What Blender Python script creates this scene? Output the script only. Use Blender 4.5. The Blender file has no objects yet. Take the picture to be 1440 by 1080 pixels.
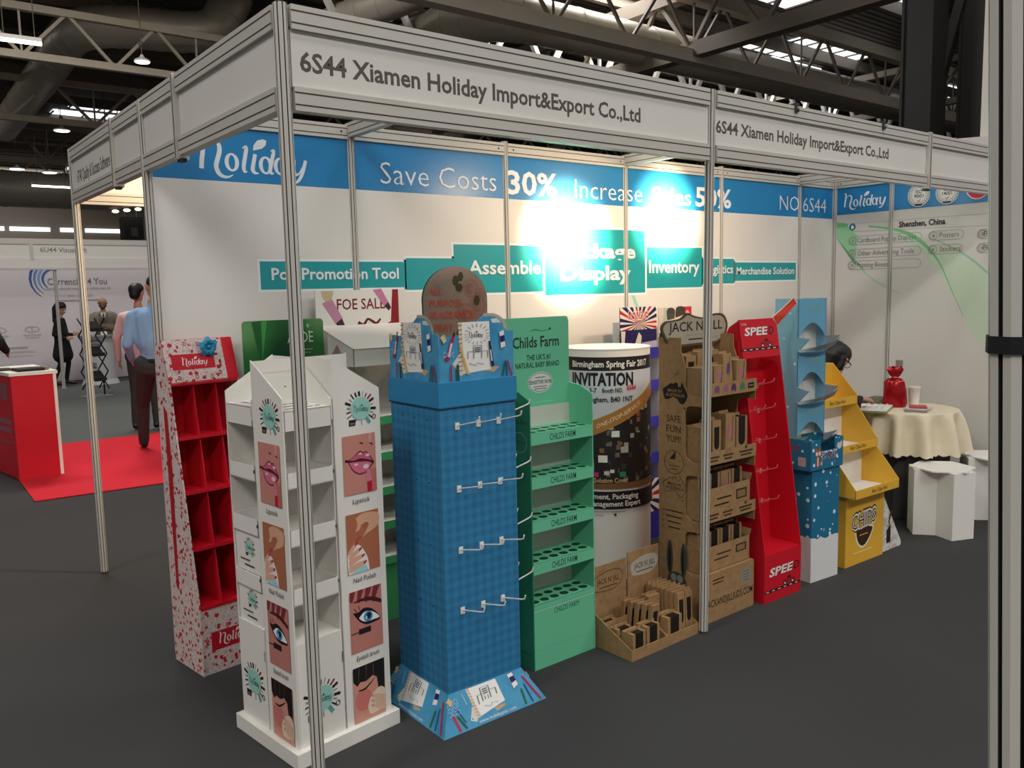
import bpy, bmesh, math, random
from mathutils import Vector, Matrix

# ------------------------------------------------------------------ camera
C = bpy.context.scene.collection
SC = bpy.context.scene
rnd = random.Random(7)
PI = math.pi
YAW, PITCH, ROLL, FPX = 0.664444418, -0.112360591, -0.0222417679, 1175.29982
CAM = Vector((-1.06487182, -2.42708265, 1.64912335))
_cy, _sy = math.cos(YAW), math.sin(YAW)
_fw = Vector((_sy*math.cos(PITCH), _cy*math.cos(PITCH), math.sin(PITCH)))
_r = Vector((_cy, -_sy, 0)); _u = _r.cross(_fw)
_r2 = _r*math.cos(ROLL) + _u*math.sin(ROLL)
_u2 = -_r*math.sin(ROLL) + _u*math.cos(ROLL)
cam_data = bpy.data.cameras.new('camera')
cam = bpy.data.objects.new('camera', cam_data); C.objects.link(cam)
cam.matrix_world = Matrix(((_r2.x, _u2.x, -_fw.x, CAM.x), (_r2.y, _u2.y, -_fw.y, CAM.y), (_r2.z, _u2.z, -_fw.z, CAM.z), (0, 0, 0, 1)))
cam_data.sensor_fit = 'HORIZONTAL'; cam_data.sensor_width = 36.0
cam_data.lens = 36.0*FPX/1440.0
cam_data.clip_start = 0.05; cam_data.clip_end = 300
SC.camera = cam

# ------------------------------------------------------------------ world, lights, exposure
vs = SC.view_settings
vs.view_transform = 'Standard'; vs.look = 'None'; vs.gamma = 1.0; vs.use_curve_mapping = False
vs.exposure = 0.0
W = bpy.data.worlds.new('hall_air'); SC.world = W; W.use_nodes = True
_bg = W.node_tree.nodes['Background']
_bg.inputs[0].default_value = (1.0, 0.96, 0.90, 1); _bg.inputs[1].default_value = 0.34

def area(name, loc, sx, sy, power, color=(1, .97, .93), rot=(0, 0, 0)):
    l = bpy.data.lights.new(name, 'AREA'); l.shape = 'RECTANGLE'; l.size = sx; l.size_y = sy
    l.energy = power; l.color = color
    o = bpy.data.objects.new(name, l); o.location = loc; o.rotation_euler = rot; C.objects.link(o)
    return o
LK = .25
# rooflight daylight, mostly off the glazed strips; some lamps added to brighten far hall
for _x, _y, _p in ((-6, -9, 2600), (2, -9, 1900), (-7, -1, 2000), (3, -3, 900), (12, -8, 1900), (1, 10.5, 3900), (11, 3, 800),
                   (2, 14, 500), (14, 13, 1500), (24, 16, 1500), (-3.5, 34, 3000), (22, 34, 1500), (7, 52, 5000)):
    area('rooflight_fill', (_x, _y, 9.30), 5.0, 1.6, _p*LK)
def spot(name, loc, target, power, color, size, blend, rad=.03):
    l = bpy.data.lights.new(name, 'SPOT'); l.energy = power; l.color = color
    l.spot_size = math.radians(size); l.spot_blend = blend; l.shadow_soft_size = rad
    o = bpy.data.objects.new(name, l); o.location = loc; C.objects.link(o)
    d = (Vector(target)-Vector(loc)).normalized()
    o.rotation_euler = d.to_track_quat('-Z', 'Y').to_euler()
    return o
WARM = (1.0, 0.72, 0.42)
spot('spotlight_beam', (2.42, .30, 2.36), (2.46, 1.46, 1.97), 900, WARM, 38, .95)
spot('spotlight_core', (2.42, .30, 2.36), (2.46, 1.46, 1.97), 3600, (1, .8, .55), 28, 1.0)
spot('spotlight_core', (3.31, .30, 2.38), (3.36, 1.46, 2.13), 3000, (1, .8, .55), 26, 1.0)
spot('spotlight_beam', (3.31, .30, 2.38), (3.36, 1.46, 2.13), 800, WARM, 36, .95)
spot('spotlight_spill', (2.42, .30, 2.36), (2.46, 1.46, 1.7), 45, WARM, 125, 1.0)
spot('spotlight_spill', (3.31, .30, 2.38), (3.36, 1.46, 1.8), 45, WARM, 125, 1.0)
spot('spotlight_beam', (1.1, 1.85, 2.42), (.3, 2.97, 1.7), 130, WARM, 120, 1.0)

# ------------------------------------------------------------------ materials (all node based)
def lin(c):
    return tuple(((x/12.92) if x <= .04045 else ((x+.055)/1.055)**2.4) for x in c)
def hexc(h):
    h = h.lstrip('#'); return lin(tuple(int(h[i:i+2], 16)/255 for i in (0, 2, 4)))+(1,)
MATS = {}
def _new(key):
    m = bpy.data.materials.new(key); m.use_nodes = True
    nt = m.node_tree; b = nt.nodes['Principled BSDF']
    return m, nt, b
def node(nt, t, **kw):
    n = nt.nodes.new(t)
    for k, v in kw.items(): setattr(n, k, v)
    return n
def mixc(nt, fac, a, b, mode='MIX'):
    n = node(nt, 'ShaderNodeMix', data_type='RGBA', blend_type=mode)
    for s, v in ((0, fac), (6, a), (7, b)):
        if isinstance(v, (int, float)): n.inputs[s].default_value = v
        elif isinstance(v, tuple): n.inputs[s].default_value = v
        else: nt.links.new(v, n.inputs[s])
    return n.outputs[2]
def mathn(nt, op, a, b=None):
    n = node(nt, 'ShaderNodeMath', operation=op)
    for i, v in ((0, a), (1, b)):
        if v is None: continue
        if isinstance(v, (int, float)): n.inputs[i].default_value = v
        else: nt.links.new(v, n.inputs[i])
    return n.outputs[0]
def objco(nt):
    return node(nt, 'ShaderNodeTexCoord').outputs['Object']
def noise(nt, scale, detail=3, rough=.55, vec=None):
    n = node(nt, 'ShaderNodeTexNoise'); n.inputs['Scale'].default_value = scale; n.inputs['Detail'].default_value = detail
    n.inputs['Roughness'].default_value = rough
    nt.links.new(vec if vec is not None else objco(nt), n.inputs['Vector'])
    return n.outputs['Fac']
def bump(nt, b, h, strength=.2, dist=.002):
    n = node(nt, 'ShaderNodeBump'); n.inputs['Strength'].default_value = strength; n.inputs['Distance'].default_value = dist
    nt.links.new(h, n.inputs['Height']); nt.links.new(n.outputs[0], b.inputs['Normal'])
def surf(key, col, rough=.6, var=.06, scale=9, metal=0, bmp=0, bscale=120, spec=.4, trans=0, alpha=1, emit=0):
    """plain surface with slight procedural variation"""
    m, nt, b = _new(key)
    c = hexc(col); d = tuple(max(0, x*(1-var*2)) for x in c[:3])+(1,)
    nt.links.new(mixc(nt, noise(nt, scale), d, c), b.inputs['Base Color'])
    b.inputs['Roughness'].default_value = rough; b.inputs['Metallic'].default_value = metal
    b.inputs['Specular IOR Level'].default_value = spec
    b.inputs['Transmission Weight'].default_value = trans; b.inputs['Alpha'].default_value = alpha
    if bmp: bump(nt, b, noise(nt, bscale, 2), bmp)
    if emit:
        b.inputs['Emission Color'].default_value = c; b.inputs['Emission Strength'].default_value = emit
    MATS[key] = m
    return m
def M(key):
    if key in MATS: return MATS[key]
    if key.startswith('#'):
        return surf(key, key, .55, .03, 14)
    raise KeyError(key)
surf('alu', 'c6c2ba', .45, .05, 6, 0)
surf('slot', '3d3b38', .8)
surf('fascia', 'dcd8d2', .6, .03, 3)
surf('panel', 'e0dcd7', .5, .03, 2.2, spec=.5)
surf('band', '1f80bd', .32, .05, 3, spec=.5)
surf('teal', '1f9ba2', .35, .04, 3, spec=.5)
surf('white_card', 'e9e6df', .6, .03, 5)
surf('grey_card', 'c9c7bf', .7, .04, 5)
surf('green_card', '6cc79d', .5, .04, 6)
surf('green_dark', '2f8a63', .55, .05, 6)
surf('blue_collar', '2b86b8', .5, .05, 8)
surf('red_card', 'cf1026', .5, .05, 5)
surf('yellow_card', 'e9b43c', .5, .05, 5)
surf('sky_card', '69a9c8', .5, .05, 5)
surf('dark_steel', '23211f', .5, .1, 3, .2)
surf('steel_beam', 'c9bda9', .6, .1, 2)
surf('steel_dark', '7d7367', .6, .12, 2)
surf('duct', 'b8b0a1', .4, .1, 1.2, .25)
surf('plastic_white', 'ece9e2', .4, .02)
surf('black', '121212', .6, .1)
surf('purple', '3a36a6', .35, .06, 5)
surf('clear_shelf', 'b9bdd0', .25, .05, 5, alpha=.45)
surf('cloth', 'e6d9bd', .8, .08, 14, bmp=.25, bscale=60)
surf('skirt', '4a4a4a', .85, .1)
surf('carpet_red', 'd8152c', .95, .12, 40, bmp=.3, bscale=300)
surf('wood_white', 'efe9df', .45, .02)
surf('skin', 'c99578', .55, .06, 12)
surf('skin_dark', 'b5825f', .55, .06, 12)
surf('hair', '16110f', .5, .2, 40, bmp=.3, bscale=200)
surf('cloth_black', '17171a', .85, .15, 14)
surf('cloth_blue', '8fb0d6', .85, .06, 10, bmp=.25, bscale=14)
surf('cloth_pink', 'd9b8b4', .85, .06, 10, bmp=.25, bscale=14)
surf('cloth_grey', '8d8376', .85, .1, 30, bmp=.15, bscale=200)
surf('trousers', '3a3939', .85, .1, 12, bmp=.25, bscale=12)
surf('shoe', '15120f', .35, .1)
surf('foil_red', 'b3101f', .22, .25, 30, .3, bmp=.4, bscale=40)
surf('lamp_glass', 'fff8ea', .3, 0, emit=5)
surf('sky_glass', 'f4f8ff', .3, 0, emit=1.6)
surf('wall_lilac', 'ded6da', .6, .03, 1)
surf('aisle_lit', '5c5e5d', .95, .15, 30, bmp=.3, bscale=250)  # lighter carpet tone stands in for the brighter light on that floor

def special(key):
    def deco(fn):
        m, nt, b = _new(key); b.inputs['Roughness'].default_value = .6
        fn(nt, b); MATS[key] = m
        return fn
    return deco
def sepxyz(nt):
    s = node(nt, 'ShaderNodeSeparateXYZ'); nt.links.new(objco(nt), s.inputs[0]); return s.outputs
def ramp(nt, fac, stops, interp='LINEAR'):
    r = node(nt, 'ShaderNodeValToRGB'); r.color_ramp.interpolation = interp
    els = r.color_ramp.elements
    while len(els) < len(stops): els.new(.5)
    for e, (p, c) in zip(els, stops): e.position = p; e.color = hexc(c)
    nt.links.new(fac, r.inputs[0]); return r.outputs[0]
@special('gingham')
def _(nt, b):
    x, y, z = sepxyz(nt)
    h = mathn(nt, 'ADD', x, y)
    def band(v):
        f = mathn(nt, 'FRACT', mathn(nt, 'MULTIPLY', v, 26.0))
        return mathn(nt, 'GREATER_THAN', f, .5)
    s = mathn(nt, 'MULTIPLY', mathn(nt, 'ADD', band(h), band(z)), .5)
    c = ramp(nt, s, ((0, '2a7dad'), (.5, '2474a4'), (1, '1d6898')))
    nt.links.new(mixc(nt, mathn(nt, 'MULTIPLY', noise(nt, 220), .25), c, hexc('4a97c2')), b.inputs['Base Color'])
@special('notes_blue')
def _(nt, b):
    nt.links.new(ramp(nt, noise(nt, 9), ((.3, '2f86b6'), (.6, '4a9cc4'), (.75, '3b8fc0'))), b.inputs['Base Color'])
@special('xmas')
def _(nt, b):
    co = objco(nt)
    nz = noise(nt, 60, 2)
    v = node(nt, 'ShaderNodeTexVoronoi'); v.inputs['Scale'].default_value = 40; nt.links.new(co, v.inputs['Vector'])
    d = mathn(nt, 'ADD', v.outputs['Distance'], mathn(nt, 'MULTIPLY', nz, .75))
    blob = mathn(nt, 'LESS_THAN', d, .72)
    s = node(nt, 'ShaderNodeSeparateColor'); nt.links.new(v.outputs['Color'], s.inputs[0])
    ink = ramp(nt, s.outputs[0], ((0, 'c0142a'), (.45, 'a3142a'), (.6, 'b9a9a6'), (.8, 'd76066'), (.9, '8f1a2b')), 'CONSTANT')
    n2 = noise(nt, 90, 4, .7); sq = mathn(nt, 'LESS_THAN', mathn(nt, 'ABSOLUTE', mathn(nt, 'SUBTRACT', n2, .5)), .018)
    c1 = mixc(nt, sq, hexc('dccfc9'), hexc('a8707a'))
    nt.links.new(mixc(nt, blob, c1, ink), b.inputs['Base Color'])
@special('kraft')
def _(nt, b):
    x, y, z = sepxyz(nt)
    n = noise(nt, 30, 4)
    nt.links.new(ramp(nt, n, ((.25, '8c6c47'), (.5, '9c7a52'), (.75, 'a48259'))), b.inputs['Base Color'])
    b.inputs['Roughness'].default_value = .8
    bump(nt, b, noise(nt, 240), .15)
@special('marble')
def _(nt, b):
    n = noise(nt, 7, 8, .65)
    nt.links.new(ramp(nt, n, ((.3, 'e6e3df'), (.47, 'dedbd7'), (.52, 'b5b0a9'), (.57, 'e2dfdb'))), b.inputs['Base Color'])
@special('carpet')
def _(nt, b):
    n = noise(nt, 420, 2); n2 = noise(nt, 1.3, 3)
    c = mixc(nt, n, hexc('343434'), hexc('4c4c4d'))
    nt.links.new(mixc(nt, mathn(nt, 'MULTIPLY', n2, .5), c, hexc('3b3b3c')), b.inputs['Base Color'])
    b.inputs['Roughness'].default_value = .95; b.inputs['Specular IOR Level'].default_value = .15
    bump(nt, b, n, .4)
@special('snow_print')
def _(nt, b):
    co = objco(nt); x, y, z = sepxyz(nt)
    v = node(nt, 'ShaderNodeTexVoronoi'); v.inputs['Scale'].default_value = 29; nt.links.new(co, v.inputs['Vector'])
    s = node(nt, 'ShaderNodeSeparateColor'); nt.links.new(v.outputs['Color'], s.inputs[0])
    dot = mathn(nt, 'LESS_THAN', v.outputs['Distance'], mathn(nt, 'MULTIPLY', s.outputs[0], .38))
    c = mixc(nt, dot, hexc('136c91'), hexc('d8e6ea'))
    h = mathn(nt, 'ADD', mathn(nt, 'MULTIPLY', noise(nt, 14, 1), .06), .215)
    nt.links.new(mixc(nt, mathn(nt, 'LESS_THAN', z, h), c, hexc('dedede')), b.inputs['Base Color'])
@special('sky_print')
def _(nt, b):
    co = objco(nt)
    v = node(nt, 'ShaderNodeTexVoronoi'); v.inputs['Scale'].default_value = 24; nt.links.new(co, v.inputs['Vector'])
    s = node(nt, 'ShaderNodeSeparateColor'); nt.links.new(v.outputs['Color'], s.inputs[0])
    dot = mathn(nt, 'LESS_THAN', v.outputs['Distance'], mathn(nt, 'MULTIPLY', mathn(nt, 'SUBTRACT', s.outputs[1], .45), .4))
    nt.links.new(mixc(nt, dot, hexc('74a3bd'), hexc('c6d8e0')), b.inputs['Base Color'])
@special('aloe_print')
def _(nt, b):
    n = noise(nt, 3.2, 0)
    nt.links.new(ramp(nt, n, ((.3, '0c3f1d'), (.45, '2a6f31'), (.6, '6fa368'), (.75, '1b5a2a'))), b.inputs['Base Color'])
    b.inputs['Roughness'].default_value = .35
@special('oval_print')
def _(nt, b):
    nt.links.new(ramp(nt, noise(nt, 7, 4), ((.3, '8d7a6c'), (.5, 'a08c7e'), (.7, 'ab8a80'))), b.inputs['Base Color'])
@special('roof')
def _(nt, b):
    x, y, z = sepxyz(nt)
    w = mathn(nt, 'SINE', mathn(nt, 'MULTIPLY', y, 26.0))
    nt.links.new(mixc(nt, mathn(nt, 'ADD', mathn(nt, 'MULTIPLY', w, .3), .5), hexc('3a332d'), hexc('5a5047')), b.inputs['Base Color'])
    bump(nt, b, w, .6, .03)
@special('collage')
def _(nt, b):
    co = objco(nt)
    v = node(nt, 'ShaderNodeTexVoronoi', distance='CHEBYCHEV'); v.inputs['Scale'].default_value = 26; nt.links.new(co, v.inputs['Vector'])
    s = node(nt, 'ShaderNodeSeparateColor'); nt.links.new(v.outputs['Color'], s.inputs[0])
    c = ramp(nt, s.outputs[0], ((0, '1b1917'), (.35, '3a342f'), (.55, '6d675f'), (.72, 'a7a29a'), (.86, '8a5a33'), (.93, '2a2623')), 'CONSTANT')
    d = mathn(nt, 'LESS_THAN', v.outputs['Distance'], .33)
    nt.links.new(mixc(nt, d, hexc('1a1816'), c), b.inputs['Base Color'])

# ------------------------------------------------------------------ mesh building
def V3(p): return Vector(p)
class MB:
    def __init__(s, T=None):
        s.v = []; s.f = []; s.fm = []; s.names = []; s.T = T
    def mi(s, m):
        if m not in s.names: s.names.append(m)
        return s.names.index(m)
    def add(s, vs, fs, m):
        n = len(s.v); T = s.T
        for p in vs:
            p = Vector(p); s.v.append(tuple(T @ p) if T is not None else tuple(p))
        if isinstance(m, (list, tuple)): ids = [s.mi(x) for x in m]
        else: ids = [s.mi(m)]*len(fs)
        for f, i in zip(fs, ids): s.f.append(tuple(n+k for k in f)); s.fm.append(i)
        return s
    def box(s, x0, y0, z0, x1, y1, z1, m):
        vs = [(x, y, z) for z in (z0, z1) for y in (y0, y1) for x in (x0, x1)]
        return s.add(vs, [(0, 2, 3, 1), (4, 5, 7, 6), (0, 1, 5, 4), (2, 6, 7, 3), (0, 4, 6, 2), (1, 3, 7, 5)], m)
    def prism(s, pts, ext, m, mside=None):
        n = len(pts); e = Vector(ext)
        vs = [Vector(p) for p in pts]+[Vector(p)+e for p in pts]
        fs = [tuple(range(n-1, -1, -1)), tuple(range(n, 2*n))]+[(i, (i+1) % n, n+(i+1) % n, n+i) for i in range(n)]
        return s.add(vs, fs, [m, m]+[mside or m]*n)
    def loft(s, rings, m, cap=True, close=True):
        n = len(rings[0]); vs = [p for r in rings for p in r]; fs = []
        for k in range(len(rings)-1):
            for i in range(n if close else n-1):
                j = (i+1) % n
                fs.append((k*n+i, k*n+j, (k+1)*n+j, (k+1)*n+i))
        if cap: fs += [tuple(range(n-1, -1, -1)), tuple((len(rings)-1)*n+i for i in range(n))]
        return s.add(vs, fs, m)
    def tube(s, pts, r, m, n=8):
        pts = [Vector(p) for p in pts]; rings = []
        rr = r if isinstance(r, (list, tuple)) else [r]*len(pts)
        up = None
        for i, p in enumerate(pts):
            t = (pts[min(i+1, len(pts)-1)]-pts[max(i-1, 0)]).normalized()
            a = up if up is not None else (Vector((0, 0, 1)) if abs(t.z) < .9 else Vector((1, 0, 0)))
            b = t.cross(a).normalized(); up = b.cross(t).normalized()
            rings.append([p+(b*math.cos(2*PI*k/n)+up*math.sin(2*PI*k/n))*rr[i] for k in range(n)])
        return s.loft(rings, m)
    def bar(s, a, b, w, h, m):
        a, b = Vector(a), Vector(b); t = (b-a).normalized()
        q = Vector((0, 0, 1)) if abs(t.z) < .95 else Vector((1, 0, 0))
        x = t.cross(q).normalized()*w/2; y = x.cross(t).normalized()*h/2
        return s.loft([[p-x-y, p+x-y, p+x+y, p-x+y] for p in (a, b)], m)
    def lathe(s, prof, c, m, n=32, a0=0):
        rings = [[(c[0]+r*math.cos(a0+2*PI*k/n), c[1]+r*math.sin(a0+2*PI*k/n), c[2]+z) for k in range(n)] for r, z in prof]
        return s.loft(rings, m)
    def ball(s, c, r, m, n=12, sc=(1, 1, 1)):
        prof = [(max(1e-4, r*math.sin(PI*k/n)), -r*math.cos(PI*k/n)) for k in range(n+1)]
        rings = [[(c[0]+a*math.cos(2*PI*k/(2*n))*sc[0], c[1]+a*math.sin(2*PI*k/(2*n))*sc[1], c[2]+z*sc[2]) for k in range(2*n)] for a, z in prof]
        return s.loft(rings, m)
    def build(s, name, parent=None, smooth=False, loc=None, bevel=0, recalc=True):
        me = bpy.data.meshes.new(name); me.from_pydata(s.v, [], s.f)
        for n in s.names: me.materials.append(M(n))
        me.polygons.foreach_set('material_index', s.fm)
        if recalc:
            bm = bmesh.new(); bm.from_mesh(me); bmesh.ops.recalc_face_normals(bm, faces=bm.faces); bm.to_mesh(me); bm.free()
        if smooth:
            me.polygons.foreach_set('use_smooth', [True]*len(me.polygons))
            me.set_sharp_from_angle(angle=math.radians(40))
        me.update()
        o = bpy.data.objects.new(name, me); C.objects.link(o)
        if parent is not None: o.parent = parent
        if loc is not None: o.location = loc
        if bevel:
            md = o.modifiers.new('edge', 'BEVEL'); md.width = bevel; md.segments = 2; md.limit_method = 'ANGLE'
        return o

# ------------------------------------------------------------------ printed artwork: layers laid flat on a face
_TX = {}
def text_mesh(s, bold=0.0):
    k = (s, bold)
    if k in _TX: return _TX[k]
    cu = bpy.data.curves.new('lettering_source', 'FONT'); cu.body = s; cu.size = 1; cu.resolution_u = 2; cu.offset = bold
    ob = bpy.data.objects.new('lettering_source', cu)
    me = bpy.data.meshes.new_from_object(ob)
    vs = [(v.co.x, v.co.y) for v in me.vertices]; fs = [tuple(p.vertices) for p in me.polygons]
    bpy.data.objects.remove(ob); bpy.data.curves.remove(cu); bpy.data.meshes.remove(me)
    _TX[k] = (vs, fs); return _TX[k]
_CAP = max(v[1] for v in text_mesh('H')[0])
def catmull(pts, n=6):
    if len(pts) < 3: return [tuple(p) for p in pts]
    P = [pts[0]]+list(pts)+[pts[-1]]; out = []
    for i in range(1, len(P)-2):
        for k in range(n):
            t = k/n
            out.append(tuple(.5*((2*P[i][j])+(-P[i-1][j]+P[i+1][j])*t+(2*P[i-1][j]-5*P[i][j]+4*P[i+1][j]-P[i+2][j])*t*t+(-P[i-1][j]+3*P[i][j]-3*P[i+1][j]+P[i+2][j])*t**3) for j in range(len(P[i]))))
    out.append(tuple(pts[-1])); return out
class Art:
    """2-D drawing on a plane: O + x*U + y*V, each new layer a hair further along N"""
    def __init__(s, mb, O, U, V, eps=.00008, fn=None, base=None):
        s.mb = mb; s.O = Vector(O); s.U = Vector(U); s.V = Vector(V); s.N = s.U.cross(s.V).normalized()
        s.eps = eps; s.k = [2]; s.fn = fn
    def sub(s, x0, y0, x1, y1):
        a = Art(s.mb, s.O+s.U*x0+s.V*y0, s.U*(x1-x0), s.V*(y1-y0), s.eps)
        a.k = [s.k[0]]; a.N = s.N
        if s.fn: a.fn = lambda x, y, d: s.fn(x0+x*(x1-x0), y0+y*(y1-y0), d)
        return a
    def p(s, x, y):
        d = s.k[0]*s.eps
        return s.fn(x, y, d) if s.fn else s.O+s.U*x+s.V*y+s.N*d
    def raw(s, vs, fs, m):
        s.mb.add([s.p(x, y) for x, y in vs], fs, m); s.k[0] += 1; return s
    def poly(s, pts, m): return s.raw(pts, [tuple(range(len(pts)))], m)
    def rect(s, x0, y0, x1, y1, m, n=1):
        vs = [(x0+(x1-x0)*i/n, y) for i in range(n+1) for y in (y0, y1)]
        return s.raw(vs, [(2*i, 2*i+2, 2*i+3, 2*i+1) for i in range(n)], m)
    def ell(s, cx, cy, rx, ry, m, n=28, a0=0, a1=2*PI):
        return s.poly([(cx+rx*math.cos(a0+(a1-a0)*k/n), cy+ry*math.sin(a0+(a1-a0)*k/n)) for k in range(n if abs(a1-a0-2*PI) < 1e-6 else n+1)], m)
    def ring(s, cx, cy, rx, ry, w, m, n=32, wy=None):
        wy = w if wy is None else wy
        vs = []
        for k in range(n):
            c, d = math.cos(2*PI*k/n), math.sin(2*PI*k/n)
            vs += [(cx+rx*c, cy+ry*d), (cx+(rx-w)*c, cy+(ry-wy)*d)]
        return s.raw(vs, [(2*k, 2*k+1, (2*k+3) % (2*n), (2*k+2) % (2*n)) for k in range(n)], m)
    def stroke(s, pts, w, m, smooth=True):
        """pts (x,y) or (x,y,w)"""
        pts = [(p[0], p[1], p[2] if len(p) > 2 else w) for p in pts]
        if smooth: pts = catmull(pts)
        vs = []
        for i, p in enumerate(pts):
            a, b = pts[max(i-1, 0)], pts[min(i+1, len(pts)-1)]
            dx, dy = b[0]-a[0], b[1]-a[1]; L = math.hypot(dx, dy) or 1
            nx, ny = -dy/L*p[2]/2, dx/L*p[2]/2
            vs += [(p[0]+nx, p[1]+ny), (p[0]-nx, p[1]-ny)]
        return s.raw(vs, [(2*i, 2*i+1, 2*i+3, 2*i+2) for i in range(len(pts)-1)], m)
    def text(s, t, x, y, h, m, w=None, bold=0.0, align='L', slant=0, rot=0):
        vs, fs = text_mesh(t, bold)
        if not vs: return s
        x0 = min(v[0] for v in vs); x1 = max(v[0] for v in vs); k = h/_CAP
        kx = w/(x1-x0) if w else k
        W_ = (x1-x0)*kx; ox = x-(0 if align == 'L' else W_/2 if align == 'C' else W_)
        c, d = math.cos(rot), math.sin(rot); out = []
        for a, b in vs:
            px, py = ox+(a-x0)*kx+slant*b*k, y+b*k
            if rot: px, py = x+(px-x)*c-(py-y)*d, y+(px-x)*d+(py-y)*c
            out.append((px, py))
        return s.raw(out, fs, m)
    def script(s, x, y, w, m, h=None):
        """the flowing 'holiday' wordmark, its baseline at y"""
        k = w/6.9; kh = (h/2.0) if h else k
        def S(pts): return s.stroke([(x+p[0]*k, y+p[1]*kh, p[2]*k) for p in pts], 0, m)
        S([(.0, 1.93, .04), (.22, 1.86, .16), (.33, 1.7, .25), (.28, 1.1, .27), (.18, .5, .27), (.13, .02, .28)])
        S([(.3, 1.05, .05), (.6, 1.45, .1), (.95, 1.6, .15), (1.25, 1.42, .24), (1.27, 1.05, .28), (1.13, .6, .28), (1.02, .2, .28), (1.15, -.17, .27), (1.42, -.35, .2), (1.75, -.36, .13), (2.05, -.22, .04)])
        def O(cx, cy): s.ring(x+cx*k, y+cy*kh, .45*k, .52*kh, .25*k, m, 24, .12*kh)
        O(2.0, .48)
        S([(2.7, 1.33, .05), (2.95, 1.4, .22), (2.86, .9, .25), (2.73, .3, .25), (2.78, .0, .17), (2.95, .03, .05)])
        S([(3.5, 1.05, .24), (3.36, .5, .25), (3.3, .15, .26), (3.44, -.03, .18), (3.68, -.03, .05)])
        s.poly([(x+a*k, y+b*kh) for a, b in ((3.38, 1.25), (3.42, 1.55), (3.68, 1.85), (4.05, 1.95), (4.28, 1.88), (4.2, 1.6), (3.95, 1.4), (3.65, 1.32))], m)
        O(4.15, .45)
        S([(4.5, 1.3, .05), (4.72, 1.32, .2), (4.58, .8, .25), (4.44, .25, .25), (4.5, .0, .17), (4.68, .04, .05)])
        O(5.12, .45)
        S([(5.62, .93, .22), (5.5, .5, .24), (5.42, .15, .24), (5.52, -.01, .15), (5.7, .06, .05)])
        S([(5.85, .8, .05), (6.05, .9, .2), (6.0, .4, .24), (6.1, .05, .2), (6.35, .1, .1), (6.6, .5, .05)])
        S([(6.85, .92, .22), (6.65, .3, .24), (6.4, -.2, .2), (6.1, -.45, .14), (5.85, -.4, .08)])
        return s

# ------------------------------------------------------------------ things
def tag(o, label, cat, group=None, kind=None):
    o['label'] = label
    if cat: o['category'] = cat
    if group: o['group'] = group
    if kind: o['kind'] = kind
    return o
def thing(name, label, cat, loc=(0, 0, 0), rz=0, group=None):
    o = bpy.data.objects.new(name, None); o.empty_display_size = .1; C.objects.link(o)
    o.location = loc; o.rotation_euler = (0, 0, rz)
    return tag(o, label, cat, group)
def struct(o): o['kind'] = 'structure'; return o
def group_struct(name, loc=(0, 0, 0), rz=0):
    o = bpy.data.objects.new(name, None); C.objects.link(o); o.location = loc; o.rotation_euler = (0, 0, rz)
    return struct(o)
def copy_thing(o, loc=None, rz=None, label=None):
    r = o.copy(); C.objects.link(r)
    for ch in o.children:
        c = ch.copy(); C.objects.link(c); c.parent = r
        for g in ch.children:
            d = g.copy(); C.objects.link(d); d.parent = c
    if loc is not None: r.location = loc
    if rz is not None: r.rotation_euler = (0, 0, rz)
    if label: r['label'] = label
    return r
def at(o, x, y, z=0):
    """point in a thing's frame -> world"""
    c, d = math.cos(o.rotation_euler[2]), math.sin(o.rotation_euler[2])
    return (o.location[0]+x*c-y*d, o.location[1]+x*d+y*c, o.location[2]+z)

# ------------------------------------------------------------------ the hall
m = MB(); m.add([(-30, -20, 0), (70, -20, 0), (70, 60, 0), (-30, 60, 0)], [(0, 1, 2, 3)], 'carpet'); struct(m.build('floor'))
m = MB(); m.box(-1.0, 8.2, 0, 5.2, 15.6, .004, 'aisle_lit'); o = m.build('aisle_carpet_lit'); struct(o)  # paler sheet laid where the far floor is only better lit
m = MB(); m.box(-30, -20, 9.5, 70, 60, 9.7, 'roof'); struct(m.build('ceiling'))
m = MB(); m.box(-30, 60, 0, 70, 60.3, 9.5, '#6b6257'); struct(m.build('wall_far'))
m = MB(); m.box(62, -20, 0, 62.3, 60, 9.5, 'roof'); struct(m.build('wall_side'))
for i, (x0, x1) in enumerate(((5.2, 7.0), (7.3, 9.6), (10.2, 11.2), (11.7, 14.5))):
    m = MB(); m.box(x0, 59.9, 6.1, x1, 59.98, 6.36, 'sky_glass'); struct(m.build('window_%d' % (i+1)))
for i, (x0, y0, x1, y1) in enumerate(((22.4, 14.6, 25.8, 15.3), (23.6, 13.0, 27.6, 14.2), (24.8, 15.5, 27.8, 16.2), (18.9, 11.3, 20.6, 12.2), (21.5, 9.2, 23.5, 10.2),
                                      (6.6, 35.6, 8.8, 36.4), (6.2, 37.2, 8.6, 38.0), (30, 9.5, 33, 11), (34, 14, 38, 16))):
    m = MB(); m.box(x0, y0, 9.44, x1, y1, 9.5, 'sky_glass')
    n = max(2, int((x1-x0)/.8))
    for k in range(n+1):
        xx = x0+(x1-x0)*k/n; m.box(xx-.03, y0, 9.40, xx+.03, y1, 9.44, 'steel_dark')
    struct(m.build('rooflight'))

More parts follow.
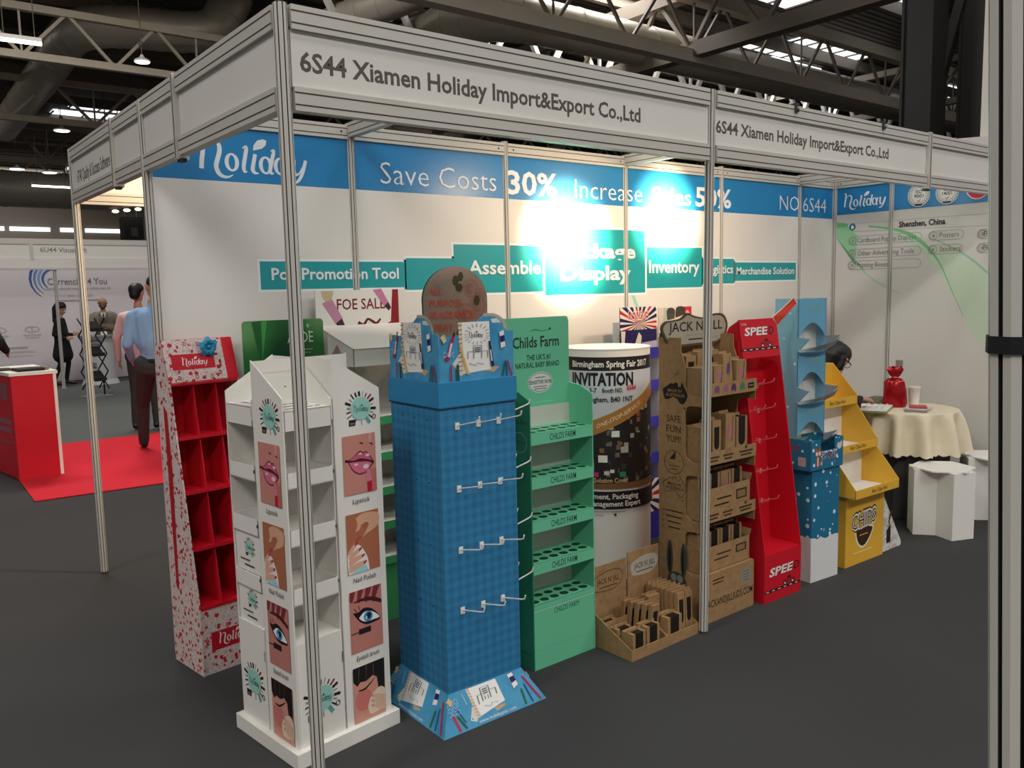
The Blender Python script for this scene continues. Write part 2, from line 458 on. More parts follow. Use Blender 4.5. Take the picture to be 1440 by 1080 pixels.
def truss_x(y, x0, x1, zb, zt, per, wc, wd, mc='steel_beam', md=None):
    md = md or mc
    m = MB(); m.box(x0, y-wc/2, zb-wc/2, x1, y+wc/2, zb+wc/2, mc); m.box(x0, y-wc/2, zt-wc/2, x1, y+wc/2, zt+wc/2, mc)
    x = x0; k = 0
    while x < x1-per/2:
        m.bar((x, y, zt), (x+per/2, y, zb), wd, wd, md); m.bar((x+per/2, y, zb), (x+per, y, zt), wd, wd, md)
        if k % 2 == 0: m.bar((x+per/2, y, zb), (x+per/2, y, zt), wd*.6, wd*.6, md)
        x += per; k += 1
    o = m.build('roof_truss'); struct(o); o['label'] = 'long lattice girder under the hall roof'
def truss_y(x, y0, y1, zb, zt, per, wc, wd, mc='steel_dark'):
    m = MB(); m.box(x-wc/2, y0, zb-wc/2, x+wc/2, y1, zb+wc/2, mc); m.box(x-wc/2, y0, zt-wc/2, x+wc/2, y1, zt+wc/2, mc)
    y = y0
    while y < y1-per/2:
        m.bar((x, y, zt), (x, y+per/2, zb), wd, wd, mc); m.bar((x, y+per/2, zb), (x, y+per, zt), wd, wd, mc); y += per
    struct(m.build('roof_truss'))
truss_x(10.95, -8, 46, 7.0, 8.4, 2.2, .30, .065, 'steel_beam', 'steel_dark')
truss_x(19.1, -10, 50, 7.0, 8.03, 1.9, .16, .07)
truss_x(14.6, 7, 50, 7.05, 8.75, 1.9, .14, .12, 'steel_dark', 'plastic_white')
truss_x(27.5, -10, 50, 7.2, 8.4, 2.4, .18, .08)
truss_x(36.0, -10, 50, 7.2, 8.5, 2.4, .18, .08, 'steel_dark')
truss_x(46.0, -10, 50, 7.4, 8.6, 2.8, .2, .09)
truss_y(15.05, -6, 22, 7.15, 8.5, 2.0, .34, .09)
truss_y(27, -6, 40, 7.3, 8.6, 2.0, .2, .08)
truss_y(-2, 12, 50, 7.4, 8.8, 2.2, .2, .08)
truss_y(9, 20, 50, 7.6, 8.8, 2.2, .16, .08)
for k in range(16):
    m = MB(); y = -6+k*4.0; m.box(-20, y-.08, 9.05, 60, y+.08, 9.4, 'steel_dark'); struct(m.build('roof_purlin'))

def duct(pts, r, label, rings=True):
    m = MB(); P = catmull(pts, 8); m.tube(P, r, 'duct', 20)
    o = m.build('air_duct', smooth=True); tag(o, label, 'air duct')
    for i in range(2, len(P)-1, 3):
        a, b = Vector(P[i]), Vector(P[i+1]); t = (b-a).normalized()*.05
        MB().tube([a-t, a+t], r*1.025, 'duct', 20).build('seam_band', o, smooth=True)
    return o
duct([(4.25, 36.4, 8.4), (4.2, 34, 8.4), (4.08, 26, 8.4), (3.95, 22.6, 8.4), (4.2, 21.2, 8.4), (5.0, 20.6, 8.4), (6.3, 20.2, 8.4), (7.0, 20.0, 8.6), (7.5, 19.9, 9.5)], .5,
     'fat round air duct bending under the roof at upper left')
duct([(7.6, 19, 7.6), (7.7, 16.5, 7.6), (8.0, 14.3, 7.6), (8.5, 12.6, 7.7), (8.9, 9, 7.9)], .34, 'thinner round air duct above the middle of the long fascia')
duct([(10.2, 20, 7.65), (10.2, 15.2, 7.65), (10.3, 13.6, 7.65), (11.0, 12.75, 7.65), (12.8, 12.6, 7.65), (22, 12.6, 7.65), (42, 12.6, 7.65)], .5,
     'long round air duct with an elbow, running along behind the near girder')
duct([(-8, 41, 6.6), (2, 41, 6.6), (9, 41, 6.6), (20, 41, 6.6)], .8, 'pale far air duct low over the back of the hall')
def highbay(x, y, z, r, label):
    t = thing('pendant_lamp', label, 'lamp', (x, y, z), 0, None)
    m = MB(); m.lathe([(.02, .0), (r, .0), (r*.95, .04), (r*.3, .10), (.03, .16)], (0, 0, 0), 'plastic_white', 20); m.build('lamp_shade', t, True)
    m = MB(); m.lathe([(.01, -.02), (r*.85, -.015), (r*.9, .0), (.01, .005)], (0, 0, 0), 'lamp_glass', 20); m.build('lamp_glass', t)
    m = MB(); m.tube([(0, 0, .16), (0, 0, 9.5-z)], .012, 'steel_dark', 6); m.build('hanging_rod', t)
    m = MB(); m.ball((0, 0, .4), .06, 'steel_dark', 6); m.build('ballast', t)
highbay(4.63, 18.26, 7.0, .18, 'round pendant lamp hanging below the nearest lattice girder at upper left')
highbay(4.75, 37.56, 7.0, .3, 'distant pendant lamp, the left one of a pair far under the roof')
highbay(6.02, 38.04, 7.0, .3, 'distant pendant lamp, the right one of a pair far under the roof')
highbay(4.69, 27.9, 7.0, .25, 'pendant lamp midway down the hall, alone above the far pair')
def batten(a, b, label):
    t = thing('batten_light', label, 'lamp', a)
    d = Vector(b)-Vector(a)
    m = MB(); m.bar((0, 0, .06), d+Vector((0, 0, .06)), .12, .08, 'plastic_white'); m.build('housing', t)
    m = MB(); m.bar((0, 0, -.01), d+Vector((0, 0, -.01)), .09, .06, 'lamp_glass'); m.build('lamp_tube', t)
    m = MB()
    for f in (.15, .85): m.tube([d*f+Vector((0, 0, .1)), d*f+Vector((0, 0, 9.5-a[2]))], .01, 'steel_dark', 6)
    m.build('hanging_wires', t)
batten((1.75, 18.0, 7.0), (2.55, 17.95, 7.0), 'lit tube light hanging at the far upper left edge')
batten((4.6, 33.5, 5.9), (5.9, 33.5, 5.9), 'lit tube light low down over the far stands')

# dark steel columns beyond the right wall
for (x, y, lab) in ((12.15, 4.05, 'thick dark steel column rising behind the right wall, nearest the stand roof'), (12.72, 3.45, 'dark steel column at the far right beside the cream post')):
    m = MB(); m.box(x-.2, y-.2, 0, x+.2, y+.2, 9.5, 'dark_steel')
    o = m.build('steel_column'); tag(o, lab, 'column', None, 'structure')
    m = MB()
    for s in (-1, 1): m.box(x-.24, y+s*.22-.02, 0, x+.24, y+s*.22+.02, 9.5, 'dark_steel')
    m.build('column_flanges', o)
m = MB(); m.bar((12.3, 4.0, 4.2), (12.65, 3.5, 6.8), .14, .14, 'dark_steel'); o = m.build('brace'); o['kind'] = 'structure'
t = thing('cream_post', 'tall cream post at the right behind the neighbouring fascia', 'post', (8.157, 1.44, 0))
m = MB(); m.box(-.035, -.035, 0, .035, .035, 6.2, 'wood_white'); m.build('shaft', t); m = MB(); m.box(-.15, -.15, 0, .15, .15, .02, 'alu'); m.build('base_plate', t)
t = thing('fascia_board', 'plain beige fascia of the stand beyond the right wall', 'fascia', (7.55, 2.4, 0), math.radians(-62))
m = MB(); m.box(0, -.02, 2.42, 2.4, .02, 3.08, 'panel'); m.build('panel', t)
m = MB(); m.box(0, -.025, 2.40, 2.4, .025, 2.46, 'alu'); m.build('bottom_rail', t)
for s in (.02, 2.38):
    m = MB(); m.box(s-.02, -.02, 0, s+.02, .02, 3.1, 'alu'); m.build('post', t)

# ------------------------------------------------------------------ shell-scheme stand: posts, fascias, walls
H = 2.5; MOD = .99; FB = 2.195
def post_profile(r=.02, tw=0):
    pts = []; mats = []
    R = r/math.cos(PI/8)
    for k in range(8):
        a = k*PI/4+tw; n = Vector((math.cos(a), math.sin(a))); t = Vector((-n.y, n.x))
        c = Vector((math.cos(a-PI/8), math.sin(a-PI/8)))*R; w = r*.09; d = r*.28
        pts += [c, n*r-t*w, n*(r-d)-t*w, n*(r-d)+t*w, n*r+t*w]
        mats += ['alu', 'slot', 'slot', 'slot', 'alu']  # dark groove colour deepens the shade the recess already has
    return pts, mats
def post_mesh(m, h, z0=0, r=.02, lean=(0, 0), tw=0):
    P, ms = post_profile(r, tw); n = len(P)
    vs = [(p.x, p.y, z0) for p in P]+[(p.x+lean[0], p.y+lean[1], h) for p in P]
    fs = [(i, (i+1) % n, n+(i+1) % n, n+i) for i in range(n)]+[tuple(range(n-1, -1, -1)), tuple(range(n, 2*n))]
    m.add(vs, fs, ms+['alu', 'alu'])
    return m
def post(label, x, y, h=H, lean=(0, 0), group=None, r=.02, tw=0):
    t = thing('aluminium_post', label, 'post', (x, y, 0), 0, group)
    post_mesh(MB(), h, .012, r, lean, tw).build('shaft', t)
    m = MB(); m.lathe([(r*.9, 0), (r*.9, .014), (r*.5, .014)], (0, 0, 0), 'slot', 12); m.build('levelling_foot', t)
    m = MB(); m.box(lean[0]-r*.8, lean[1]-r*.8, h, lean[0]+r*.8, lean[1]+r*.8, h+.004, 'slot'); m.build('end_cap', t)
    return t
post('front corner aluminium post of the stand, rising through the foreground before the white makeup stand', 0, 0)
post('aluminium post splitting the two front fascias, in front of the brown kraft stand', 2.0, .045, lean=(-.02, -.045))
post('aluminium post at the rear left end of the back wall, beside the red gift stand', 0, 1.485)
post('cream-lit aluminium post at the far corner of the neighbouring stand, left of the picture', 0, 2.97)
post('aluminium post at the front end of the right wall, hidden mostly by the near pole', 5.445, 0)

def rail(m, x0, x1, z0, z1, y=.019):
    m.box(x0, -y, z0, x1, y, z1, 'alu')
    for zz in (z0+.0175, z1-.0175):
        for s in (-1, 1): m.box(x0, s*y-.0008, zz-.002, x1, s*y+.0008, zz+.002, 'slot')
def fascia(label, x0, y0, x1, y1, text=None, tx=0, tz=0, th=0, tw=0, clip=False, group=None):
    d = Vector((x1-x0, y1-y0)); L = d.length
    t = thing('fascia_board', label, 'fascia', (x0, y0, 0), math.atan2(d.y, d.x), group)
    a, b = .026, L-.026
    m = MB(); m.box(a, -.006, FB+.06, b, .006, H-.06, 'fascia'); pn = m.build('panel', t)
    m = MB(); rail(m, a, b, H-.07, H); m.build('top_rail', t)
    m = MB(); rail(m, a, b, FB, FB+.07); m.build('bottom_rail', t)
    if text:
        m = MB(); A = Art(m, (0, -.006, 0), (1, 0, 0), (0, 0, 1)); A.text(text, tx, tz, th, '#55504a', tw, bold=.024); m.build('lettering', pn)
    return t
fascia('front white fascia board with the larger grey company lettering, left of the middle post', .0, 0, 1.98, 0, '6S44 Xiamen Holiday Import&Export Co.,Ltd', .052, 2.315, .055, 1.475)
fascia('second front white fascia board with smaller grey lettering, right of the middle post', 1.98, 0, 3.96, 0, '6S44 Xiamen Holiday Import&Export Co.,Ltd', .03, 2.322, .052, 1.5)
fascia('blank front fascia board at the far right before the near pole', 3.96, 0, 5.445, 0)
fascia('blank side fascia board nearest the front corner post', 0, .99, 0, 0)
fascia('short blank side fascia board left of the clip, above the rear post', 0, 1.485, 0, .99)
fascia('short blank side fascia board of the neighbouring stand, left of the rear post', 0, 1.98, 0, 1.485)
fascia('side fascia board of the neighbouring stand with a faint line of dark lettering', 0, 2.97, 0, 1.98, '6T40 Quality & Success Software Ltd', .13, 2.30, .062, .84)
fascia('fascia board at the back of the neighbouring stand, its inner face glowing warm', 0, 2.97, 1.98, 2.97)
def clip(label, x, y, rz=0):
    t = thing('fascia_clip', label, 'bracket', (x, y, 0), rz, None)
    m = MB(); m.box(-.014, -.024, FB-.012, .014, .024, H+.006, 'alu'); m.build('upright', t)
    m = MB(); m.box(-.0025, -.0255, FB-.01, .0025, .0255, H, 'slot'); m.build('groove', t)
    m = MB(); m.box(-.02, -.012, FB-.022, .02, .012, FB-.01, 'slot'); m.build('foot', t)
clip('aluminium clip joining the two side fascia boards near the front corner', 0, .99, PI/2)
clip('aluminium clip on the side fascia left of the rear post, beside the faint lettering', 0, 1.98, PI/2)
clip('aluminium clip joining the front fascia boards at the far right', 3.96, 0)
for x, l in ((.99, 'aluminium roof beam crossing the stand from the holiday logo to the front fascia'), (2.97, 'aluminium roof beam crossing the stand above the glaring spotlights'), (4.95, 'aluminium roof beam crossing the stand above the stand number on the back wall')):
    t = thing('roof_beam', l, 'beam', (x, .02, 0), PI/2)
    m = MB(); rail(m, .0, 1.445, 2.43, 2.5); m.build('beam_profile', t)
    m = MB(); m.box(-.0, -.022, 2.425, .02, .022, 2.505, 'slot'); m.build('end_lock', t)
# rail clamps on top of the front fascia
for x, l in ((2.60, 'small dark clamp on top of the second front fascia, the left one'), (3.42, 'small dark clamp on top of the second front fascia, the right one')):
    t = thing('rail_clamp', l, 'clamp', (x, 0, H))
    m = MB(); m.box(-.012, -.03, -.03, .012, .026, .012, 'slot'); m.build('jaw', t)
    m = MB(); m.tube([(0, -.03, -.012), (0, -.045, -.012)], .006, 'alu', 8); m.build('screw', t)

def wall(name, loc, rz, L, cuts):
    """panels between posts; local x along the wall, front at -y"""
    w = group_struct(name, loc, rz)
    for i in range(len(cuts)-1):
        a, b = cuts[i]+.014, cuts[i+1]-.014
        m = MB(); m.box(a, -.006, .05, b, .006, 2.43, 'panel'); o = m.build('wall_panel', w)
        m = MB(); rail(m, a, b, 2.42, 2.49, .017)
        for q in (a+.04, b-.04): m.lathe([(.005, -.001), (.005, .001)], (0, 0, 0), 'slot', 8)
        m.build('top_rail', w)
        m = MB(); m.box(a, -.017, .02, b, .017, .09, 'alu'); m.build('bottom_rail', w)
        m = MB()
        for q in (a+.04, b-.04): m.add([(q+.006*math.cos(k*PI/4), -.0185, 2.455+.006*math.sin(k*PI/4)) for k in range(8)], [tuple(range(8))], 'slot')
        m.build('rail_screws', w)
    for c in cuts:
        o = post_mesh(MB(), H, .0, .019).build('wall_post', w); o.location = (c, 0, 0)
    return w
E5 = .0006
wb = wall('wall_back', (0, 1.485, 0), 0, 5.445, [.0, .99, 1.98, 2.97, 3.96, 4.95, 5.445])
m = MB(); A = Art(m, (0, -.006, 0), (1, 0, 0), (0, 0, 1), .00012)
for a, b in ((.014, .976), (1.004, 1.966), (1.994, 2.956), (2.984, 3.946), (3.974, 4.936), (4.964, 5.43)):
    A.rect(a, 2.175, b, 2.425, 'band'); A.k[0] = 2
A.k[0] = 3
for x0, z0, x1, z1 in ((.482, 1.675, 1.282, 1.81), (1.29, 1.66, 1.602, 1.83), (1.60, 1.634, 2.252, 1.908), (3.168, 1.638, 3.745, 1.916), (3.755, 1.66, 4.115, 1.84), (4.128, 1.678, 4.912, 1.814)):
    A.rect(x0-.012, z0-.012, x1+.012, z1+.012, '#e9eef0'); A.rect(x0, z0, x1, z1, 'teal'); A.k[0] -= 2
A.k[0] = 6; A.rect(2.252, 1.594, 3.17, 2.037, '#eef1f1'); A.rect(2.268, 1.61, 3.154, 2.021, 'teal')
A.poly([(3.02, 1.594), (3.05, 1.594), (3.13, 1.44), (3.10, 1.44)], '#8fd0c8')
m.build('printed_banner', wb)
m = MB(); A = Art(m, (0, -.006-12*.00012, 0), (1, 0, 0), (0, 0, 1), .00008)
A.script(.225, 2.225, .52, '#dfe4ea', .16)
WT = '#e8ecf2'
A.text('Save Costs', 1.155, 2.213, .112, WT, .755, -.01)
A.text('30%', 1.99, 2.207, .128, WT, .385, .025)
A.text('Increase', 2.521, 2.207, .115, WT, .605, -.01)
A.text('Sales', 3.226, 2.207, .11, WT, .395)
A.text('50%', 3.672, 2.209, .126, WT, .402, .025)
A.text('NO.6S44', 4.678, 2.221, .112, WT, .648, -.01)
A.text('Pop Promotion Tool', .537, 1.722, .055, WT, .705, .02)
A.text('Assemble', 1.697, 1.742, .075, WT, .537, .02)
A.text('Package', 2.39, 1.84, .085, WT, .67, .03); A.text('Display', 2.393, 1.70, .085, WT, .62, .03)
A.text('Inventory', 3.19, 1.742, .082, WT, .525, .02)
A.text('Logistics', 3.775, 1.735, .06, WT, .325, .02)
A.text('Merchandise Solution', 4.142, 1.725, .052, WT, .742, .02)
m.build('banner_lettering', wb)

wr = wall('wall_right', (5.445, 1.485, 0), -PI/2, 1.485, [.022, .507, 1.463])
m = MB(); A = Art(m, (0, -.006, 0), (1, 0, 0), (0, 0, 1), .00012)
X = lambda y: 1.485-y
A.poly([(.04, 2.145), (.12, 2.135), (.23, 2.02), (.21, 1.83), (.04, 2.01)], '#9fd8a6'); A.poly([(.04, 2.02), (.21, 1.83), (.30, 1.74), (.20, 1.80)], '#57ad68')
A.poly([(.04, 2.145), (.15, 2.125), (.13, 2.10), (.04, 2.10)], '#74c785')
A.poly(catmull([(.30, 2.10), (.55, 2.06), (.80, 1.93), (1.05, 1.82), (1.25, 1.66), (1.45, 1.40), (1.45, 1.2), (1.2, 1.2), (1.02, 1.5), (.85, 1.76), (.66, 1.93), (.48, 2.04)], 5), '#d2e4cb')
A.stroke([(.32, 2.095, .012), (.55, 2.05, .02), (.72, 1.97, .03), (.88, 1.80, .012), (1.0, 1.55, .006), (1.08, 1.38, .004)], .01, '#7fcb8a')
A.stroke([(.85, 1.96, .006), (1.08, 1.83, .014), (1.27, 1.66, .01), (1.42, 1.45, .006)], .01, '#98d39f')
A.stroke([(.22, 1.80, .01), (.38, 1.66, .012), (.60, 1.55, .01)], .01, '#b9dcb9')
A.rect(.036, 2.203, .493, 2.425, 'band'); A.rect(.521, 2.203, 1.45, 2.425, 'band')
A.stroke([(.18, 2.125), (1.44, 2.12)], .003, '#a9a79f'); A.stroke([(.18, 2.06), (1.44, 2.03)], .003, '#a9a79f')
A.ell(.182, 2.098, .028, .03, '#1a7f8c', 20); A.poly([(.165, 2.095), (.182, 2.116), (.199, 2.095), (.193, 2.095), (.193, 2.082), (.171, 2.082), (.171, 2.095)], '#eef2f2')
def pill(x0, x1, z, t, tx, tw):
    h = .034
    pts = [(x1-h+h*math.sin(a*PI/8), z+h*math.cos(a*PI/8)) for a in range(9)]+[(x0+h-h*math.sin(a*PI/8), z-h*math.cos(a*PI/8)) for a in range(9)]
    A.stroke(pts+[pts[0]], .004, '#a3a29c', False); A.ring(x0+h*1.1, z, h*.9, h*.9, .004, '#8b8b86', 20)
    A.rect(x0+h*.8, z-.012, x0+h*1.4, z+.012, '#a6a6a0')
    if t: A.text(t, tx, z-.017, .038, '#6d6c68', tw)
pill(.15, .752, 1.985, 'Cardboard Pop-up Displays', .228, .48); pill(.15, .752, 1.88, 'Other Advertising Tools', .23, .465); pill(.15, .752, 1.785, 'Printing Boxes', .232, .26)
pill(.805, 1.062, 1.985, 'Posters', .888, .142); pill(.805, 1.055, 1.88, 'Stickers', .892, .152); pill(1.16, 1.44, 1.975, 'FSC', 1.205, .09); pill(1.16, 1.44, 1.875, 'PDQ', 1.205, .10)
A.text('Shenzhen, China', .573, 2.068, .042, '#1f1e1c', .355, .03)
A.script(.105, 2.262, .355, '#e8ecf2', .115)
for cx, t1, t2 in ((.722, 'ISO', '9001'), (.935, 'ISO', '14001')):
    A.ell(cx, 2.30, .085, .088, '#e9e8e2', 32); A.ring(cx, 2.30, .08, .083, .004, '#55544f', 32); A.ring(cx, 2.30, .058, .06, .003, '#55544f', 32)
    for k in range(26):
        a = k*2*PI/26; A.ell(cx+.069*math.cos(a), 2.30+.071*math.sin(a), .005, .007, '#8a8983', 6); A.k[0] -= 1
    A.k[0] += 1
    A.text(t1, cx, 2.312, .026, '#2a2926', .05, .02, 'C'); A.text(t2, cx, 2.28, .026, '#2a2926', .072, .02, 'C')
    A.stroke([(cx-.012, 2.262), (cx-.002, 2.25), (cx+.014, 2.268)], .006, '#2a2926', False); A.rect(cx-.03, 2.222, cx+.03, 2.234, '#2a2926')
A.ell(1.152, 2.315, .085, .088, '#e9e8e2', 32); A.ell(1.152, 2.315, .077, .08, '#c61f35', 32)
m.build('printed_banner', wr)
m = MB(); m.box(X(.905), -.012, .975, X(.85), -.006, 1.025, '#8d877b'); m.build('socket_plate', wr)

# spotlights clamped inside the front fascia
def spotlight(x, z, tgt, label):
    t = thing('arm_spotlight', label, 'lamp', (x, .03, 2.46))
    m = MB(); m.tube([(0, -.005, 0), (0, .12, -.01), (0, .20, -.05)], .008, 'alu'); m.build('arm', t)
    m = MB(); m.box(-.02, -.012, -.05, .02, .014, .02, 'slot'); m.build('clamp', t)
    d = (Vector(tgt)-Vector((x, .25, 2.39))).normalized(); p0 = Vector((0, .20, -.06))
    m = MB(); m.tube([p0-d*.06, p0-d*.02, p0+d*.01], [.02, .035, .04], 'slot', 16); m.build('lamp_head', t, True)
    m = MB(); m.tube([p0+d*.011, p0+d*.013], .034, 'lamp_glass', 16); m.build('bulb', t)
spotlight(2.42, 2.4, (2.46, 1.46, 1.98), 'spotlight on an arm behind the front fascia, aimed at the back wall, left of two')
spotlight(3.31, 2.4, (3.36, 1.46, 2.13), 'spotlight on an arm behind the front fascia, aimed at the back wall, right of two')

# the near pole of the stand the photograph was taken from
t = post('large near aluminium pole at the right edge with a black strap around it', -.3632, -2.2258, 2.75, (-.0762, .0762), tw=math.radians(27))
m = MB(); P = [Vector((math.cos(PI/8+math.radians(27)+k*PI/4), math.sin(PI/8+math.radians(27)+k*PI/4)))*.0232 for k in range(8)]
m.loft([[(p.x, p.y, z) for p in P] for z in (1.596, 1.6085)], 'cloth_black'); m.box(-.006, -.026, 1.594, .03, -.02, 1.6095, 'cloth_black')
m.v = [(x-.0444, y+.0444, z) for x, y, z in m.v]; m.build('strap', t)

# ------------------------------------------------------------------ little printed pictures (unit squares)
def round_logo(A, cx, cy, r):
    for k in range(22):
        a = k*2*PI/22+.2; L = r*(1.38+.22*((k*7) % 5)/4); w = r*(.07+.05*((k*3) % 4))
        col = ('#1b1b1b', '#2b2b2b', '#9d2f45', '#1b1b1b', '#7f8f90', '#1f1f1f')[k % 6]
        if 3.7 < a < 5.4 and k % 2: continue
        A.stroke([(cx+r*1.05*math.cos(a), cy+r*1.05*math.sin(a)), (cx+L*math.cos(a), cy+L*math.sin(a))], w, col, False)
        if k % 4 == 1: A.ell(cx+L*math.cos(a), cy+L*math.sin(a), r*.13, r*.13, col, 10)
    A.rect(cx-r*1.25, cy-r*1.42, cx-r*.6, cy-r*.9, '#1d1d1d'); A.rect(cx-r*1.17, cy-r*1.33, cx-r*.68, cy-r*1.15, '#6a6a6a')
    A.ring(cx+r*1.35, cy-r*.85, r*.2, r*.22, r*.07, '#222222', 14)
    A.stroke([(cx+r*.55, cy-r*.8), (cx+r*.9, cy-r*1.35)], r*.3, '#5aa79f', False)
    A.ell(cx, cy, r, r, '#9ccfc4', 32)
    A.script(cx-r*.72, cy-r*.25, r*1.5, '#1f5f5b', r*.62)
def pic_lips(A):
    A.rect(0, 0, 1, 1, '#c9877a'); A.rect(.82, .0, 1, .38, '#b87463'); A.poly([(.8, 1), (.9, 1), (.86, .8), (.8, .78)], '#d59d8f')
    A.stroke([(.5, .86, .01), (.58, .845, .03), (.62, .83, .01)], .02, '#3a1518'); A.stroke([(.8, .83, .01), (.88, .81, .03), (.92, .79, .01)], .02, '#3a1518')
    A.poly(catmull([(.06, .585), (.25, .62), (.45, .71), (.55, .72), (.62, .69), (.72, .70), (.84, .60), (.92, .49), (.75, .36), (.6, .32), (.42, .33), (.26, .41), (.15, .54), (.06, .585)], 4), '#7c2338')
    A.poly(catmull([(.12, .58), (.28, .62), (.45, .69), (.55, .70), (.62, .67), (.72, .68), (.82, .59), (.88, .50), (.7, .55), (.55, .56), (.35, .56), (.12, .58)], 4), '#c45d78')
    A.poly(catmull([(.17, .55), (.35, .545), (.55, .53), (.70, .52), (.86, .485), (.74, .385), (.6, .345), (.43, .355), (.28, .43), (.17, .55)], 4), '#d06f88')
    A.stroke([(.05, .59, .05), (.3, .565, .02), (.5, .575, .035), (.7, .55, .03), (.93, .485, .05)], .03, '#3d0f1b')
    for x, y, rx, ry in ((.38, .5, .06, .02), (.68, .44, .09, .04), (.74, .63, .07, .022), (.52, .67, .05, .015)): A.ell(x, y, rx, ry, '#eccbd3', 14)
    A.poly([(.66, .27), (.72, .42), (.80, .36), (.86, .18), (.70, .15)], '#d5798f'); A.poly([(.70, .0), (.70, .17), (.86, .19), (.94, .0)], '#b3182f'); A.poly([(.84, .0), (.84, .19), (.87, .19), (.95, .0)], '#dd5a68')
def pic_nails(A):
    A.rect(0, 0, 1, 1, '#b06a4c')
    A.poly(catmull([(.3, .92), (.55, .98), (.99, .93), (.99, .74), (.78, .66), (.6, .62), (.48, .58), (.62, .69), (.66, .78), (.48, .8), (.4, .72), (.28, .70), (.34, .8), (.3, .92)], 4), '#d9a686')
    A.ell(.60, .77, .09, .05, '#a9634a', 14)
    A.stroke([(.44, .6, .03), (.3, .55, .03), (.26, .5, .02)], .03, '#b5344a')
    A.poly(catmull([(.02, .0), (.0, .3), (.15, .44), (.35, .47), (.5, .36), (.62, .2), (.66, .0)], 4), '#e9e7e2'); A.poly([(.1, 0), (.3, .12), (.55, .1), (.64, 0)], '#a9d4dc')
    for (a, b) in (((.05, .34), (.30, .50)), ((.05, .26), (.42, .40)), ((.04, .18), (.50, .28)), ((.04, .08), (.55, .16))):
        A.stroke([(a[0], a[1], .10), ((a[0]+b[0])/2, (a[1]+b[1])/2+.01, .09), (b[0]-.03, b[1]-.01, .065)], .08, '#e0ac90')
        A.stroke([(b[0]-.07, b[1]-.025, .04), (b[0], b[1], .04), (b[0]+.03, b[1]+.008, .015)], .03, '#b02a43')
def pic_eye(A):
    A.rect(0, 0, 1, 1, '#c07d72')
    for k in range(4): A.poly([(.02+.24*k, 1), (.18+.26*k, 1), (.08+.22*k, .82-.03*k), (.0+.22*k, .86-.02*k)], '#7a2d34')
    A.stroke([(.12, .82, .02), (.4, .83, .05), (.7, .80, .07), (.99, .71, .06)], .05, '#4a1a1c')
    A.poly(catmull([(.08, .66), (.25, .65), (.42, .69), (.62, .66), (.8, .57), (.93, .44), (.75, .41), (.5, .41), (.3, .48), (.18, .57), (.08, .66)], 4), '#171114')
    A.poly(catmull([(.26, .55), (.42, .62), (.62, .61), (.8, .54), (.90, .46), (.7, .455), (.5, .455), (.36, .49), (.26, .55)], 4), '#eef2f4')
    A.ell(.55, .535, .14, .085, '#3f86b5', 20); A.ell(.57, .545, .07, .05, '#0f1a26', 14); A.ell(.49, .52, .035, .03, '#a9d3ea', 10)
    for a, b in (((.2, .66), (.12, .73)), ((.3, .68), (.25, .75))): A.stroke([a, b], .015, '#171114', False)
    A.rect(.24, .28, .62, .37, '#1d1618'); A.stroke([(.0, .32), (.26, .325)], .015, '#1d1618', False)
def pic_face(A):
    A.rect(0, 0, 1, 1, '#d09482'); A.ell(.3, .38, .26, .2, '#d0776f', 20)
    A.poly([(0, .98), (0, .76), (.12, .66), (.22, .72), (.4, .70), (.62, .76), (.74, .70), (.78, .5), (.98, .42), (1, 1), (0, 1)], '#17110f')
    for k in range(3): A.stroke([(.2+.22*k, .98, .02), (.16+.24*k, .72, .01)], .015, '#6a4a3c')
    A.stroke([(.15, .575, .02), (.35, .57, .035), (.52, .63, .03), (.68, .70, .01)], .03, '#26140f')
    A.poly(catmull([(.42, .22), (.5, .36), (.66, .46), (.86, .5), (1.0, .4), (1, .16), (.8, .08), (.5, .08), (.42, .22)], 4), '#e6cdb8')
    for y in (.16, .25, .34): A.stroke([(.98, y-.06, .10), (.75, y, .09), (.58, y+.05, .05)], .08, '#dbb79c'); A.stroke([(.60, y+.045, .04), (.54, y+.06, .03)], .03, '#b98a7c')
PICS = ((1.141, .925, pic_lips, 'Lipstick', .89), (.854, .632, pic_nails, 'Nail Polish', .597), (.566, .332, pic_eye, 'Eyelash brush', .30), (.276, .055, pic_face, None, 0))

